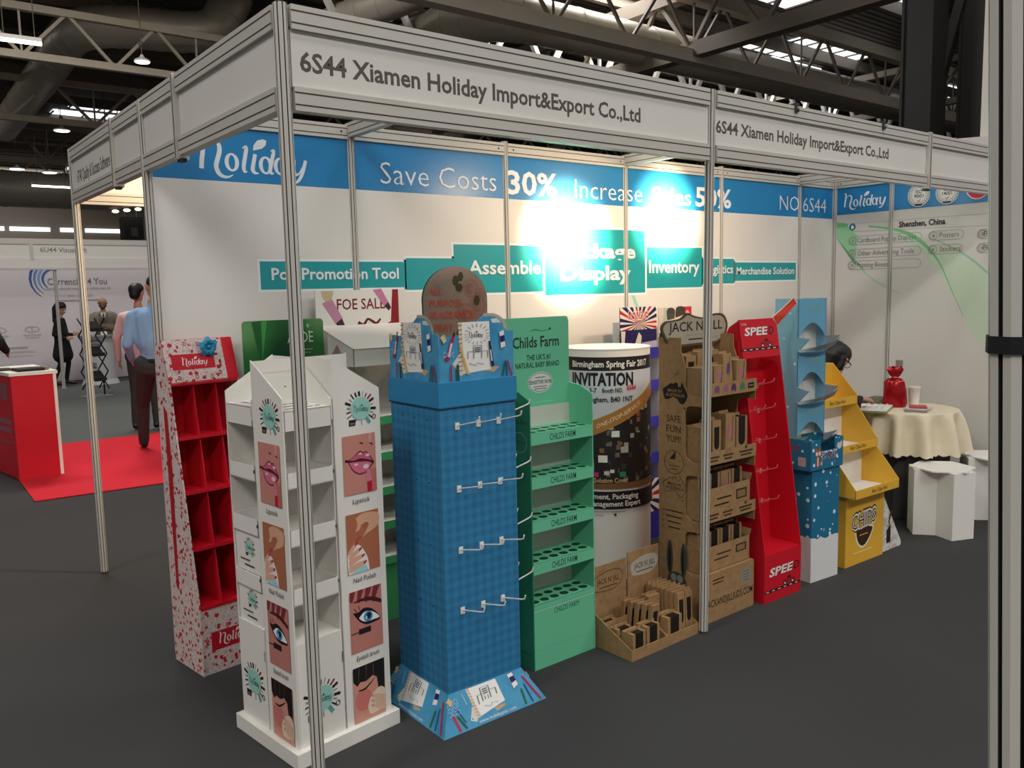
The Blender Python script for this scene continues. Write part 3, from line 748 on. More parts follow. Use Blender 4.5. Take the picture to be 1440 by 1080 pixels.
# ------------------------------------------------------------------ 1. white make-up stand, foreground
t = thing('makeup_display_stand', 'white four-sided cardboard stand with lipstick and eye pictures, directly behind the front corner post', 'display stand', (.017, .206, 0), math.radians(7.3))
m = MB(); m.box(0, 0, 0, .445, .445, .058, 'white_card'); m.build('plinth', t, bevel=.002)
S = .40; hS = .20; OF = .0225
ctr = Matrix.Translation((OF+hS, OF+hS, 0))
for k in range(4):
    T = ctr @ Matrix.Rotation(k*PI/2, 4, 'Z') @ Matrix.Translation((-hS, -hS, 0))
    m = MB(T)   # outer picture wall of the bay (x=0) with its slanted top
    m.prism([(0, 0, .058), (0, hS, .058), (0, hS, 1.424), (0, 0, 1.303)], (.005, 0, 0), 'white_card')
    A = Art(m, (0, hS, 0), (0, -1, 0), (0, 0, 1))
    round_logo(A, .115, 1.235, .042)
    for zt, zb, fn, cap, zc in PICS:
        fn(A.sub(.03, max(zb, .062), .172, zt))
        if cap: A.text(cap, .1, zc, .018, '#3a332f', .075 if cap == 'Lipstick' else .10, 0, 'C', .12)
    m.build('picture_panel', t, recalc=False)
    m = MB(T); m.box(.005, hS-.005, .058, hS, hS, 1.42, 'white_card'); A = Art(m, (0, hS-.005, 0), (1, 0, 0), (0, 0, 1))
    A.rect(.006, 1.374, hS-.006, 1.3755, '#a9a59d')
    A.ell(.13, 1.32, .004, .003, '#6f6b65', 8)
    m.build('back_panel', t, recalc=False)
    m = MB(T); m.prism([(hS-.006, .004, .44), (hS-.006, hS-.006, .44), (hS-.006, hS-.006, 1.412), (hS-.006, .004, 1.285)], (-.003, 0, 0), 'white_card')
    m.box(hS-.009, .0, 1.21, hS-.004, .004, 1.285, 'white_card'); m.build('side_lining', t)
    for j, (zt, zb) in enumerate(((1.26, 1.19), (1.045, .99), (.847, .787), (.638, .578))):
        m = MB(T); x0, x1, y0, y1 = .006, hS-.010, -.001, hS-.006
        fl = zt-.0005 if j == 0 else zb+.004
        m.box(x0, y0, fl-.004, x1, y1, fl, 'white_card')
        m.box(x0, y0, zb, x1, y0+.004, zt, 'white_card'); m.box(x0, y1-.004, zb, x1, y1, zt, 'white_card')
        m.box(x0, y0, zb, x0+.003, y1, zt, 'white_card'); m.box(x1-.003, y0, zb, x1, y1, zt, 'white_card')
        if j == 0:
            A = Art(m, (x0, y0, fl), (1, 0, 0), (0, 1, 0))
            for a, b in ((.03, .04), (.09, .04), (.15, .04), (.05, .10), (.11, .10), (.06, .16), (.12, .16)): A.rect(a, b, min(a+.05, .17), b+.013, '#17150f')
        m.build('shelf_tray', t)
    if k == 0 or k == 3:
        for a in (.62, .82, 1.02):
            m = MB(T); m.box(hS-.0125, -.004, a, hS-.010, .003, a+.012, 'slot'); m.build('shelf_tab', t)
    if k == 3:   # two printed cards closing the gaps between the lower shelves of the left bay
        for z0, z1 in ((.638, .787), (.44, .578)):
            m = MB(T); m.box(.010, .006, z0, hS-.014, .009, z1, 'white_card'); A = Art(m, (.010, .006, z0), (1, 0, 0), (0, 0, 1))
            round_logo(A, .10, .095, .024); A.rect(.03, .042, .10, .047, '#4a4643'); A.rect(.06, .022, .13, .028, '#4a4643')
            m.build('printed_card', t, recalc=False)
    m = MB(T); m.box(.006, 0, .058, hS-.008, hS-.006, .44, 'white_card')
    A = Art(m, (0, 0, 0), (1, 0, 0), (0, 0, 1)); round_logo(A, .098, .215, .048)
    A.rect(hS-.012, .32, hS-.009, .36, '#1d1b19')
    m.build('base_box', t, recalc=False)

# ------------------------------------------------------------------ 2. gingham tower
GX, GY, GW = .588, .116, .352
t = thing('gingham_display_tower', 'tall square blue gingham tower with rows of white hooks and notebook pictures on top', 'display stand', (GX, GY, 0))
F = .072; FH = .127
m = MB()
base = [(-F, -F, 0), (GW+F, -F, 0), (GW+F, GW+F, 0), (-F, GW+F, 0)]; top = [(0, 0, FH), (GW, 0, FH), (GW, GW, FH), (0, GW, FH)]
m.loft([base, top], 'notes_blue', cap=False)
def notebook(A, flip=False, small=False):
    """drawn in a 1 x 1 box"""
    A0 = A; k0 = A.k[0]; A = A0.sub(-.226, 0, 1.064, 1)
    A.poly([(.32, .30), (.40, .10), (.47, .18), (.40, .46)], '#d9d6d0'); A.ell(.365, .2, .012, .018, '#4a4a4a', 8)
    A.poly([(.62, .16), (.74, .12), (.80, .20), (.70, .22)], '#c7a983')
    A.poly([(.40, .93), (.70, .93), (.71, .17), (.42, .13)], '#efeeea'); A.poly([(.385, .93), (.42, .93), (.44, .14), (.40, .13)], '#dfcdb6')
    for k in range(11): A.stroke([(.375, .18+.07*k), (.42, .19+.07*k)], .012, '#8b5e3c', False)
    if not small:
        A.script(.49, .69, .14, '#3b3f52', .10)
        for k in range(9):
            a = k*PI/8; A.stroke([(.57+.09*math.cos(a), .74+.11*math.sin(a)), (.57+.13*math.cos(a), .74+.17*math.sin(a))], .006, '#7a7a80', False)
            A.stroke([(.57+.09*math.cos(a), .70-.08*math.sin(a)), (.57+.13*math.cos(a), .70-.12*math.sin(a))], .006, '#7a7a80', False)
    for x0, y0, x1, y1 in ((.53, .36, .61, .56), (.47, .36, .53, .47), (.61, .36, .67, .47)):
        for p, q in (((x0, y0), (x0, y1)), ((x0, y1), (x1, y1)), ((x1, y1), (x1, y0))): A.stroke([p, q], .006, '#4b5160', False)
    for k in range(3): A.rect(.54, .46+.03*k, .60, .475+.03*k, '#6a7080')
    A.stroke([(.48, .29), (.55, .25), (.56, .29), (.63, .26)], .008, '#6a7080', False)
    A.stroke([(.39, .60, .014), (.47, .12, .022)], .025, '#d9b766', False)
    if not small: A.stroke([(.69, .62, .02), (.72, .22, .034)], .04, '#1c2747', False); A.stroke([(.70, .48), (.713, .3)], .014, '#c9d2e2', False)
    kk = A.k[0]; A = A0; A.k[0] = kk
    if not small:
        A.stroke([(.20, .72, .03), (.11, .36, .05)], .05, '#b01550', False); A.stroke([(.175, .62), (.135, .42)], .025, '#e7d5de', False); A.stroke([(.21, .78), (.20, .72)], .025, '#241a2c', False)
    else:
        A.stroke([(.14, .7), (.28, .66)], .01, '#dbe7ee', False)
    A.poly([(.80, .75), (.86, .78), (.88, .52), (.82, .49)], '#eceaea'); A.poly([(.806, .68), (.868, .7), (.875, .6), (.814, .58)], '#221f63')
    for x, c in ((.16, '#b01f4a'), (.235, '#1c5f3c'), (.25, '#1f4a5c'), (.84, '#1c5f3c'), (.89, '#1f4a8c'), (.95, '#a31f3c')):
        dx = .02 if x > .9 else -.015 if x > .83 and x < .86 else 0
        A.stroke([(x+dx, .0, .02), (x-dx*2, .26, .02), (x-dx*2.2, .30, .004)], .02, c, False)
    for k in range(14): A.stroke([(.07+.02*(k % 7), .40+.05*(k//7)+.01*(k % 3)), (.075+.02*(k % 7), .43+.05*(k//7)+.01*(k % 3))], .005, '#cfe3ee', False)
    A.poly([(.03, .72), (.08, .76), (.11, .66), (.07, .62)], '#d9c08a')
def foot_art(O, U, V, w0):
    A = Art(m, O, U, V)
    A.poly([(.265, .20), (.315, .12), (.36, .30), (.31, .52)], '#d9d6d0'); A.ell(.285, .22, .006, .02, '#4a4a4a', 8)
    A.poly([(.50, .28), (.61, .30), (.60, .24), (.52, .18)], '#cda56e')
    A.poly([(.305, .97), (.585, .97), (.615, .36), (.345, .20)], '#efeeea'); A.poly([(.295, .97), (.325, .97), (.365, .21), (.335, .19)], '#dfcdb6')
    for k in range(9): A.stroke([(.295+.004*k, .93-.083*k), (.325+.004*k, .92-.083*k)], .010, '#a5683a', False)
    for x0, y0, x1, y1 in ((.42, .56, .50, .88), (.38, .50, .42, .72), (.50, .56, .56, .76)):
        for p, q in (((x0, y0), (x0, y1)), ((x0, y1), (x1, y1)), ((x1, y1), (x1, y0+.04))): A.stroke([p, q], .008, '#4b5160', False)
    for k in range(3): A.rect(.435, .70+.055*k, .485, .73+.055*k, '#6a7080')
    for x in (.445, .475): A.stroke([(x, .56), (x, .66)], .006, '#4b5160', False)
    A.stroke([(.42, .42), (.48, .36), (.49, .43), (.55, .40)], .008, '#6a7080', False)
    A.poly([(.70, .95), (.75, .97), (.775, .62), (.725, .56)], '#eceaea'); A.poly([(.708, .86), (.757, .88), (.768, .74), (.718, .70)], '#221f63')
    for a, b, c, w in (((.155, .04), (.13, .44), '#c0284a', .022), ((.215, .06), (.165, .40), '#1c5f3c', .018), ((.22, .20), (.175, .56), '#1f4a6c', .01), ((.795, .06), (.79, .46), '#1f6a3c', .018), ((.865, .06), (.83, .56), '#1f4a8c', .012), ((.945, .05), (.84, .74), '#b0244a', .02)):
        A.stroke([a, b, (b[0]+(b[0]-a[0])*.08, b[1]+(b[1]-a[1])*.08, .003)], w, c, False)
    for k in range(40): A.stroke([(.10+.013*(k % 8), .44+.085*(k//8)+.02*(k % 3)), (.106+.013*(k % 8), .47+.085*(k//8)+.02*(k % 3))], .004, '#d6e8f2', False); A.k[0] -= 1
    A.k[0] += 1
    A.poly([(.105, .84), (.13, .92), (.155, .80), (.13, .68)], '#d9b878'); A.stroke([(.25, .90), (.27, .60)], .004, '#d6e8f2', False); A.stroke([(.88, .86), (.90, .70)], .004, '#d6e8f2', False)
    A.text('www.holidaypac.com', .33, .055, .085, '#e3eef5', .36)
L = GW+2*F; sl = Vector((0, F, FH))
foot_art((-F, -F, 0), (L, 0, 0), sl, L)
foot_art((-F, GW+F, 0), (0, -L, 0), Vector((F, 0, FH)), L)
m.build('flared_foot', t, recalc=False)
m = MB(); m.box(.0004, .0004, .02, GW-.0004, GW-.0004, 1.225, 'gingham'); o = m.build('gingham_column', t)
m = MB(); c0 = -.006; c1 = GW+.006
m.loft([[(c0, c0, 1.223), (c1, c0, 1.223), (c1, c1, 1.223), (c0, c1, 1.223)], [(c0, c0, 1.317), (c1, c0, 1.317), (c1, c1, 1.317), (c0, c1, 1.317)]], 'blue_collar')
m.box(c0, c0, 1.219, c1, c1, 1.223, '#123f5c'); m.build('collar_band', t, bevel=.003)
def header(T, name):
    m = MB(T)
    out = [(0, 1.31), (GW, 1.31), (GW, 1.492), (.90*GW, 1.494), (.87*GW, 1.52), (.82*GW, 1.545), (.74*GW, 1.562), (.65*GW, 1.563), (.58*GW, 1.55), (.52*GW, 1.535), (.40*GW, 1.533), (.35*GW, 1.515), (.30*GW, 1.488), (.22*GW, 1.480), (.1*GW, 1.484), (0, 1.478)]
    m.prism([(x, .004, z) for x, z in out], (0, .005, 0), 'notes_blue')
    A = Art(m, (0, .004, 1.31), (GW, 0, 0), (0, 0, .24))
    A.stroke([(.60, 1.03), (.75, 1.02), (.86, .93), (.9, .8)], .045, '#b9ad98'); A.poly([(.70, .96), (.78, .97), (.84, .9), (.72, .9)], '#d7e0e2')
    notebook(A.sub(0, 0, 1, 1.0))
    m.build(name, t, recalc=False)
header(None, 'notebook_header')
header(Matrix(((0, 1, 0, 0), (-1, 0, 0, GW), (0, 0, 1, 0), (0, 0, 0, 1))), 'notebook_header')
hook_me = None
def hook(parent, loc, rz, L=.145, col='plastic_white'):
    m = MB(); m.box(-.009, -.004, -.013, .009, 0, .013, col); m.tube([(0, -.003, .002), (0, -L*.85, .030), (0, -L*.96, .036), (0, -L, .052)], .0028, col, 6)
    o = m.build('hook', parent); o.location = loc; o.rotation_euler = (0, 0, rz); return o
h0 = None
for z in (1.150, .912, .676, .440):
    for x in (.075, .172, .268):
        if h0 is None: h0 = hook(t, (x, 0, z), 0)
        else:
            c = h0.copy(); C.objects.link(c); c.parent = t; c.location = (x, 0, z)
    for y in (.085, .18, .275):
        c = h0.copy(); C.objects.link(c); c.parent = t; c.location = (GW, y, z); c.rotation_euler = (0, 0, PI/2)
m = MB(); A = Art(m, (0, GW, 0), (0, -1, 0), (0, 0, 1))
for z in (1.17, .93, .69, .45):
    for y in (.08, .17, .26): A.rect(y, z, y+.012, z+.004, '#0c2f49')
m.build('hook_slots', t, recalc=False)

# ------------------------------------------------------------------ 3. red gift-print stand
t = thing('gift_print_stand', 'slim red stand with gift print and a blue bow on its header, at left', 'display stand', (.003, 1.158, 0), math.radians(8))
WD, DP = .325, .275; BT = .30
def fy(z): return 0 if z <= BT else (z-BT)/(1.275-BT)*.15
def sidepanel(x, name):
    m = MB(); pts = [(x, 0, 0), (x, DP, 0), (x, DP, 1.42), (x, DP-.03, 1.452), (x, fy(1.275)+.055, 1.452), (x, fy(1.275), 1.275), (x, 0, BT)]
    m.prism(pts, (.006, 0, 0), 'xmas')
    A = Art(m, (x, DP, 0), (0, -1, 0), (0, 0, 1)); A.poly([(.06, .36), (.085, .34), (.10, .9), (.085, 1.15), (.05, 1.18)], '#b3101f')
    m.build(name, t, recalc=False)
sidepanel(0, 'side_panel'); sidepanel(WD-.006, 'side_panel')
m = MB(); m.box(.006, DP-.006, .02, WD-.006, DP, 1.45, 'red_card'); m.build('back_panel', t)
m = MB(); m.box(.006, .004, 0, WD-.006, .20, BT, 'xmas'); A = Art(m, (.006, .004, 0), (1, 0, 0), (0, 0, 1)); A.rect(.04, .10, .27, .185, '#bd1328'); A.script(.075, .125, .16, '#efe3df', .055)
m.build('base_box', t, recalc=False)
for z in (BT, .555, .80, 1.035, 1.27):
    m = MB(); m.box(.006, fy(z)+.002, z, WD-.006, DP-.006, z+.005, 'red_card'); m.box(.006, fy(z)+.001, z-.006, WD-.006, fy(z)+.006, z+.010, 'red_card'); m.build('shelf', t)
for x in (.108, .213):
    m = MB(); m.prism([(x, .012, BT), (x, DP-.006, BT), (x, DP-.006, 1.27), (x, fy(1.27)+.012, 1.27)], (.004, 0, 0), 'red_card'); m.build('divider', t)
m = MB(); z0, z1 = 1.275, 1.462; a, b = fy(1.275), fy(1.275)+.055
m.prism([(.0, a, z0), (WD, a, z0), (WD-.002, b, z1), (.0, b, z1)], (0, .005, .001), 'xmas', 'red_card')
A = Art(m, (0, a, z0), (1, 0, 0), Vector((0, b-a, z1-z0))); A.rect(.272, 0, WD, 1, 'red_card'); A.rect(.028, .30, .225, .66, '#c8132a'); A.script(.075, .40, .115, '#f1e6e2', .20)
for x, y in ((.1, .9), (.16, .88), (.03, .88), (.13, .12), (.2, .1), (.24, .18), (.05, .12)): A.ring(x, y, .008, .05, .003, '#b3142c', 10, .02)
hp = m.build('header_panel', t, recalc=False)
m = MB(); cx, cy, cz = .20, b-.022, 1.425
for k in range(11):
    a = k*2*PI/11; d = Vector((math.cos(a), 0, math.sin(a))); n = Vector((-d.z, 0, d.x))
    L = .046 if k % 2 else .036
    m.loft([[Vector((cx, cy, cz))+d*r-n*w+Vector((0, -q, 0)) for r, w, q in ((.002, .003, .004), (L*.6, .013, .018), (L, .010, .008))], [Vector((cx, cy, cz))+d*r+n*w+Vector((0, -q, 0)) for r, w, q in ((.002, .003, .004), (L*.6, .013, .018), (L, .010, .008))]], '#2f93bd', cap=False, close=False)
m.ball((cx, cy-.014, cz), .009, '#2f93bd', 6)
m.build('bow', hp)

# ------------------------------------------------------------------ 4. mint green stand
t = thing('mint_display_stand', 'mint green cardboard stand with round-holed shelves and a tall header, right of the gingham tower', 'display stand', (1.125, .255, 0), math.radians(.5))
WD, DP = .368, .155
for x in (0, WD-.005):
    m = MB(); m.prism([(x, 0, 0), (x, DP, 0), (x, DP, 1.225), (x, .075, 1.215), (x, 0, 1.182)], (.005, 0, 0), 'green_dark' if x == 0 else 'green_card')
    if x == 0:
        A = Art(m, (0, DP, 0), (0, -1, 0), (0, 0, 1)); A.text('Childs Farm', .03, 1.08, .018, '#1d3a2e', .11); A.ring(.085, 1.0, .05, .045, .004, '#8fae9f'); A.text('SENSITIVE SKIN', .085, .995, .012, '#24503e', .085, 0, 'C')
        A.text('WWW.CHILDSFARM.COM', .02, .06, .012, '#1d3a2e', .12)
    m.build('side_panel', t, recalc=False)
m = MB(); m.box(.005, DP-.005, .28, WD-.005, DP, 1.13, 'grey_card'); m.build('back_panel', t)
m = MB(); hw = .40; x0 = WD-hw-.0
m.prism([(x0, DP-.002, 1.12), (WD, DP-.002, 1.12), (WD, DP-.002, 1.505), (WD-.005, DP-.002, 1.52), (WD-.015, DP-.002, 1.526), (x0+.015, DP-.002, 1.526), (x0, DP-.002, 1.51)], (0, .006, 0), 'green_card')
A = Art(m, (x0, DP-.002, 1.12), (1, 0, 0), (0, 0, 1))
A.text('Childs Farm', .072, .275, .046, '#20352c', .268, .018); A.stroke([(.17, .345, .002), (.2, .352, .006), (.24, .345, .004), (.29, .35, .003)], .004, '#3f8a6c'); A.ell(.287, .353, .006, .006, '#20352c', 8)
A.text("THE UK'S #1", .148, .218, .023, '#24382f', .14, .015); A.text('NATURAL BABY BRAND', .085, .185, .023, '#24382f', .255, .015)
A.ell(.225, .117, .072, .047, '#d8ddd8'); A.ring(.225, .117, .068, .043, .003, '#6d7872'); A.text('SENSITIVE SKIN', .225, .110, .016, '#38423d', .128, .02, 'C')
for y, w in ((.137, .06), (.096, .08), (.086, .07)): A.rect(.225-w/2, y, .225+w/2, y+.004, '#6d7872')
A.rect(.17, .028, .30, .0305, '#9be0c0')
m.build('header_panel', t, recalc=False)
def holes_tray(zt, zb, front_bottom, label_z):
    m = MB(); m.box(.005, 0, zt-.004, WD-.005, DP-.005, zt, 'green_card'); m.box(.005, -.001, front_bottom, WD-.005, .003, zt, 'green_card')
    A = Art(m, (.005, 0, zt), (1, 0, 0), (0, 1, 0))
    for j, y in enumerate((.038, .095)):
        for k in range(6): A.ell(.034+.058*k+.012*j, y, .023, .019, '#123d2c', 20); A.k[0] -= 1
    A = Art(m, (.005, -.001, 0), (1, 0, 0), (0, 0, 1)); label_z and A.text('CHILDS FARM', .18, label_z, .027, '#1f3a2d', .15, .008, 'C')
    m.build('shelf_tray', t, recalc=False)
for zt, zb in ((1.043, .993), (.852, .804), (.664, .613), (.477, .428)): holes_tray(zt, zb, zb, zb+.012)
holes_tray(.292, .28, .27, None)
m = MB(); m.box(.005, .002, 0, WD-.005, DP-.005, .275, 'green_card'); A = Art(m, (.005, .002, 0), (1, 0, 0), (0, 0, 1)); A.text('CHILDS FARM', .19, .232, .024, '#1f3a2d', .15, 0, 'C'); A.rect(.0, .085, WD-.01, .0865, '#57ad85'); A.rect(.0, .262, WD-.01, .268, '#a5e6c8')
m.build('base_box', t, recalc=False)

# ------------------------------------------------------------------ stands in the back row
# green leaf header
t = thing('aloe_display_stand', 'stand with a dark green rounded header showing a dripping leaf, behind the white makeup stand', 'display stand', (.325, 1.335, 0), 0)
def rrect(x0, z0, x1, z1, r, y, n=5):
    out = []
    for cx, cz, a0 in ((x1-r, z1-r, 0), (x0+r, z1-r, PI/2), (x0+r, z0+r, PI), (x1-r, z0+r, 1.5*PI)):
        out += [(cx+r*math.cos(a0+k*PI/2/n), y, cz+r*math.sin(a0+k*PI/2/n)) for k in range(n+1)]
    return out
m = MB(); m.prism(rrect(0, 1.14, .40, 1.532, .018, 0), (0, .006, 0), 'aloe_print')
A = Art(m, (0, 0, 1.14), (1, 0, 0), (0, 0, 1))
A.poly(catmull([(.045, .386), (.12, .386), (.108, .31), (.09, .20), (.083, .12), (.076, .2), (.06, .30), (.045, .386)], 4), '#1f5f2c'); A.poly(catmull([(.09, .386), (.118, .386), (.106, .31), (.088, .2), (.084, .14), (.09, .25), (.09, .386)], 4), '#3f9a4a')
A.ell(.083, .10, .005, .012, '#a9cf9f', 10); A.ell(.32, .36, .006, .01, '#9fd0a4', 8); A.ell(.325, .33, .004, .008, '#9fd0a4', 8)
A.text('ALOE', .215, .282, .05, '#cfd8cf', .13); A.rect(.25, .245, .34, .25, '#7fa58a'); A.rect(.27, .23, .33, .234, '#7fa58a')
m.build('header_panel', t, recalc=False)
m = MB(); m.box(.01, .006, 0, .378, .012, 1.2, 'green_dark'); m.build('back_panel', t)
for x in (.01, .372):
    m = MB(); m.box(x, .012, 0, x+.006, .10, 1.16, 'green_dark'); m.build('side_panel', t)
for z in (.02, .3, .6, .9):
    m = MB(); m.box(.016, .012, z, .372, .10, z+.006, 'green_dark'); m.build('shelf', t)

# white counter stand with cosmetics header
t = thing('cosmetics_display_stand', 'white stand with cosmetics on its header and a slanted white hood, beyond the makeup stand', 'display stand', (.70, 1.15, 0), 0)
m = MB(); m.box(.03, .27, 1.30, .50, .276, 1.665, 'white_card'); A = Art(m, (.03, .27, 1.30), (1, 0, 0), (0, 0, 1))
A.text('FOE SALE', .115, .268, .052, '#7d1424', .275, .012)
A.stroke([(.23, .20, .02), (.26, .187, .016), (.285, .215, .012), (.31, .205, .014), (.335, .192, .014), (.36, .215, .01)], .015, '#5d1a22')
A.poly([(.035, .30), (.085, .33), (.145, .225), (.105, .195)], '#c78ba4'); A.poly([(.105, .20), (.14, .225), (.155, .19), (.128, .165)], '#3a2a30'); A.poly([(.125, .17), (.152, .185), (.16, .15), (.14, .145)], '#c9c9cc')
A.poly([(.32, .365), (.37, .37), (.41, .30), (.385, .275)], '#c97f9f'); A.poly([(.385, .28), (.41, .3), (.425, .27), (.41, .255)], '#3a2a30')
A.ell(.065, .363, .033, .052, '#cbb892', 20, PI, 2*PI); A.poly([(.435, .365), (.47, .365), (.47, .18), (.42, .19)], '#8f1626'); A.poly([(.345, .165), (.42, .2), (.47, .17), (.47, .15), (.35, .15)], '#8f1626')
m.build('header_panel', t, recalc=False)
m = MB(); m.prism([(.035, .27, 1.49), (.085, .0, 1.385), (.085, .0, 1.30), (.035, .27, 1.30)], (.004, 0, 0), 'white_card'); A = Art(m, (.035, .27, 1.30), Vector((.05, -.27, 0)), (0, 0, .19)); A.poly([(.25, .05), (.55, .55), (.8, .05)], '#b98a96'); m.build('hood_side', t, recalc=False)
m = MB(); m.prism([(.035, .27, 1.49), (.085, .0, 1.385), (.50, .0, 1.385), (.50, .27, 1.49)], (0, 0, -.005), 'white_card'); A = Art(m, (.035, .27, 1.49), (1, 0, 0), Vector((.05, -.27, -.105))); A.rect(.19, 0, .192, 1, '#c9c5bd'); m.build('hood_top', t)
m = MB(); m.box(.085, .0, 1.300, .50, .005, 1.383, 'white_card'); A = Art(m, (.085, 0, 1.3), (1, 0, 0), (0, 0, 1)); A.script(.218, .03, .16, '#1f1d1c', .05); m.build('hood_front', t, recalc=False)
m = MB(); m.box(.06, .262, 0, .50, .268, 1.3, 'grey_card'); A = Art(m, (.06, .262, 0), (1, 0, 0), (0, 0, 1)); A.rect(.16, 1.1, .162, 1.3, '#6d6b66'); m.build('back_panel', t)
for x in (.06, .494):
    m = MB(); m.box(x, .02, 0, x+.006, .262, 1.3, 'grey_card'); m.build('side_panel', t)
for z in (1.04, .86, .685, .51, .33):
    m = MB(); m.box(.066, .02, z, .494, .262, z+.005, 'white_card'); m.box(.066, .016, z-.035, .494, .02, z+.005, '#3f9a5f'); m.build('shelf', t)
m = MB(); m.box(.066, .03, 0, .494, .26, .30, '#3f9a5f'); m.build('base_box', t)

# round-topped rose board
t = thing('rose_header_stand', 'round-topped brown board of faded roses with red lettering, behind the gingham tower', 'display stand', (1.075, 1.0, 0), 0)
m = MB(); cx = .205; R_ = .192
m.prism([(cx+R_*math.cos(PI*k/24), 0, 1.605+.165*math.sin(PI*k/24)) for k in range(25)]+[(cx-R_*.98, 0, 1.42), (cx-R_*.9, 0, 1.25), (cx+R_*.9, 0, 1.25), (cx+R_*.98, 0, 1.42)], (0, .012, 0), 'oval_print', '#241f1c')
A = Art(m, (cx, 0, 0), (1, 0, 0), (0, 0, 1))
for x, z, r in ((.09, 1.66, .05), (.13, 1.57, .055), (.06, 1.53, .06), (.10, 1.45, .075), (.04, 1.40, .05), (.15, 1.63, .03)):
    for k, c in enumerate(('#a57a70', '#ab8277', '#9f7067', '#a97d73')): A.poly([(x+r*.10*k*math.cos(k*2)+r*(1-.22*k)*math.cos(a*PI/5+k*.4)*(1+.12*math.cos(a*1.7+k)), z+r*(1-.22*k)*math.sin(a*PI/5+k*.4)) for a in range(10)], c)
for x, z, w, h in ((.0, 1.70, .04, .05), (.03, 1.72, .035, .045), (.02, 1.665, .045, .04), (.125, 1.60, .04, .05), (.02, 1.44, .05, .045), (.05, 1.37, .06, .05), (-.01, 1.39, .05, .05), (.13, 1.41, .035, .045)):
    A.poly([(x-w/2, z), (x-w*.2, z+h/2), (x+w*.3, z+h*.45), (x+w/2, z), (x+w*.2, z-h/2), (x-w*.3, z-h*.4)], '#4d4a2c')
for s, z, w in (('ALL', 1.632, .075), ('PURPOSE', 1.572, .185), ('FRAGRANCE', 1.515, .255), ('SPRAY', 1.455, .135)): A.text(s, -.155, z, .036, '#f4523c', w, .0)
m.build('rose_board', t, recalc=False)
m = MB(); m.box(.05, .012, 0, .36, .03, 1.28, 'white_card'); m.build('back_panel', t)
m = MB(); m.box(.04, -.12, 0, .37, .16, .25, 'white_card'); m.build('base_box', t)
for z in (.5, .75, 1.0):
    m = MB(); m.box(.05, -.10, z, .36, .012, z+.006, 'white_card'); m.build('shelf', t)

# big white drum with exhibition invitation
RC = .255; CC = (2.349, 1.045)
t = thing('invitation_drum', 'big round white drum printed with an invitation and a gold ribbon', 'display column', (CC[0], CC[1], 0), 0)
m = MB(); m.lathe([(RC, 0), (RC, 1.305)], (0, 0, 0), 'white_card', 64); m.build('drum_wall', t, True)
aV = math.atan2(CAM.y-CC[1], CAM.x-CC[0])
def cyl(x, z, d):
    a = aV+x/RC+.0; return Vector(((RC+d)*math.cos(a), (RC+d)*math.sin(a), z))
m = MB(); A = Art(m, (0, 0, 0), (1, 0, 0), (0, 0, 1), .0004, cyl)
xa, xb = -.40, .36
A.rect(xa, 1.192, xb, 1.268, '#1c1917', 40); A.text('Birmingham Spring Fair 2017', -.205, 1.213, .033, '#e9e6e0', .48, .025)
A.rect(xa, .60, xb, 1.19, '#c2ccd2', 40); A.k[0] += 2
A.text('INVITATION', -.205, 1.112, .066, '#191715', .365, .04)
A.text('Feb. 3-7', -.155, 1.072, .024, '#191715', .105, .02); A.text('Booth NO.', -.02, 1.072, .024, '#191715', .115, .02); A.text('6S44', .118, 1.082, .028, '#c22a36', .06, .02)
A.text('Birmingham, B40 1NT', -.16, 1.02, .028, '#191715', .315, .02)
def band(zlo, zhi, mat, n=30):
    vs = [(xa+(xb-xa)*k/n, f(xa+(xb-xa)*k/n)) for k in range(n+1) for f in (zlo, zhi)]
    A.raw(vs, [(2*k, 2*k+2, 2*k+3, 2*k+1) for k in range(n)], mat)
rib = lambda x: .80+.17*((x+.2)/.4)**1.25 if x > -.2 else .80
band(lambda x: .56+.02*x, lambda x: rib(x)+.0, 'collage'); band(lambda x: rib(x)-.01, lambda x: rib(x)+.075-.02*x, '#a8793a')
vs, fs = text_mesh('ONE-STOP-SERVICE', 0); w_ = max(v[0] for v in vs); k_ = .26/w_
A.raw([(-.055+x*k_, rib(-.055+x*k_)+.022+y*.034) for x, y in vs], fs, '#efe6d2')
for x, z, c, r in ((-.10, .65, '#d7d2c4', .03), (-.06, .61, '#c22f86', .016), (.09, .61, '#2f8a63', .018), (-.02, .70, '#e8e6de', .025), (.05, .84, '#e4efe4', .022), (.0, .62, '#d9d5cc', .014), (.03, .63, '#e9e6de', .012), (.10, .75, '#b9b4aa', .022)):
    A.rect(x-r, z-r*.8, x+r, z+r*.8, c, 4)
A.text('Our Solution Cover', -.13, .565, .026, '#d7b27a', .25, .015)
band(lambda x: .53, lambda x: .56+.02*x, '#7a5634')
A.rect(xa, .415, xb, .515, '#1c1917', 40); A.text('Advertisment, Packaging', -.215, .472, .029, '#e9e6e0', .40, .02); A.text('Display Management Expert', -.22, .43, .029, '#e9e6e0', .42, .02)
A.rect(-.16, .398, .10, .402, '#7d7a75', 10); A.rect(-.13, .378, -.02, .381, '#7d7a75', 6); A.ell(.045, .383, .007, .008, '#232120', 10)
m.build('printed_wrap', t, recalc=False)
m = MB(); m.lathe([(.001, 1.300), (RC-.004, 1.300), (RC+.002, 1.306), (RC+.002, 1.312), (.001, 1.312)], (0, 0, 0), 'panel', 48); m.build('lid', t)

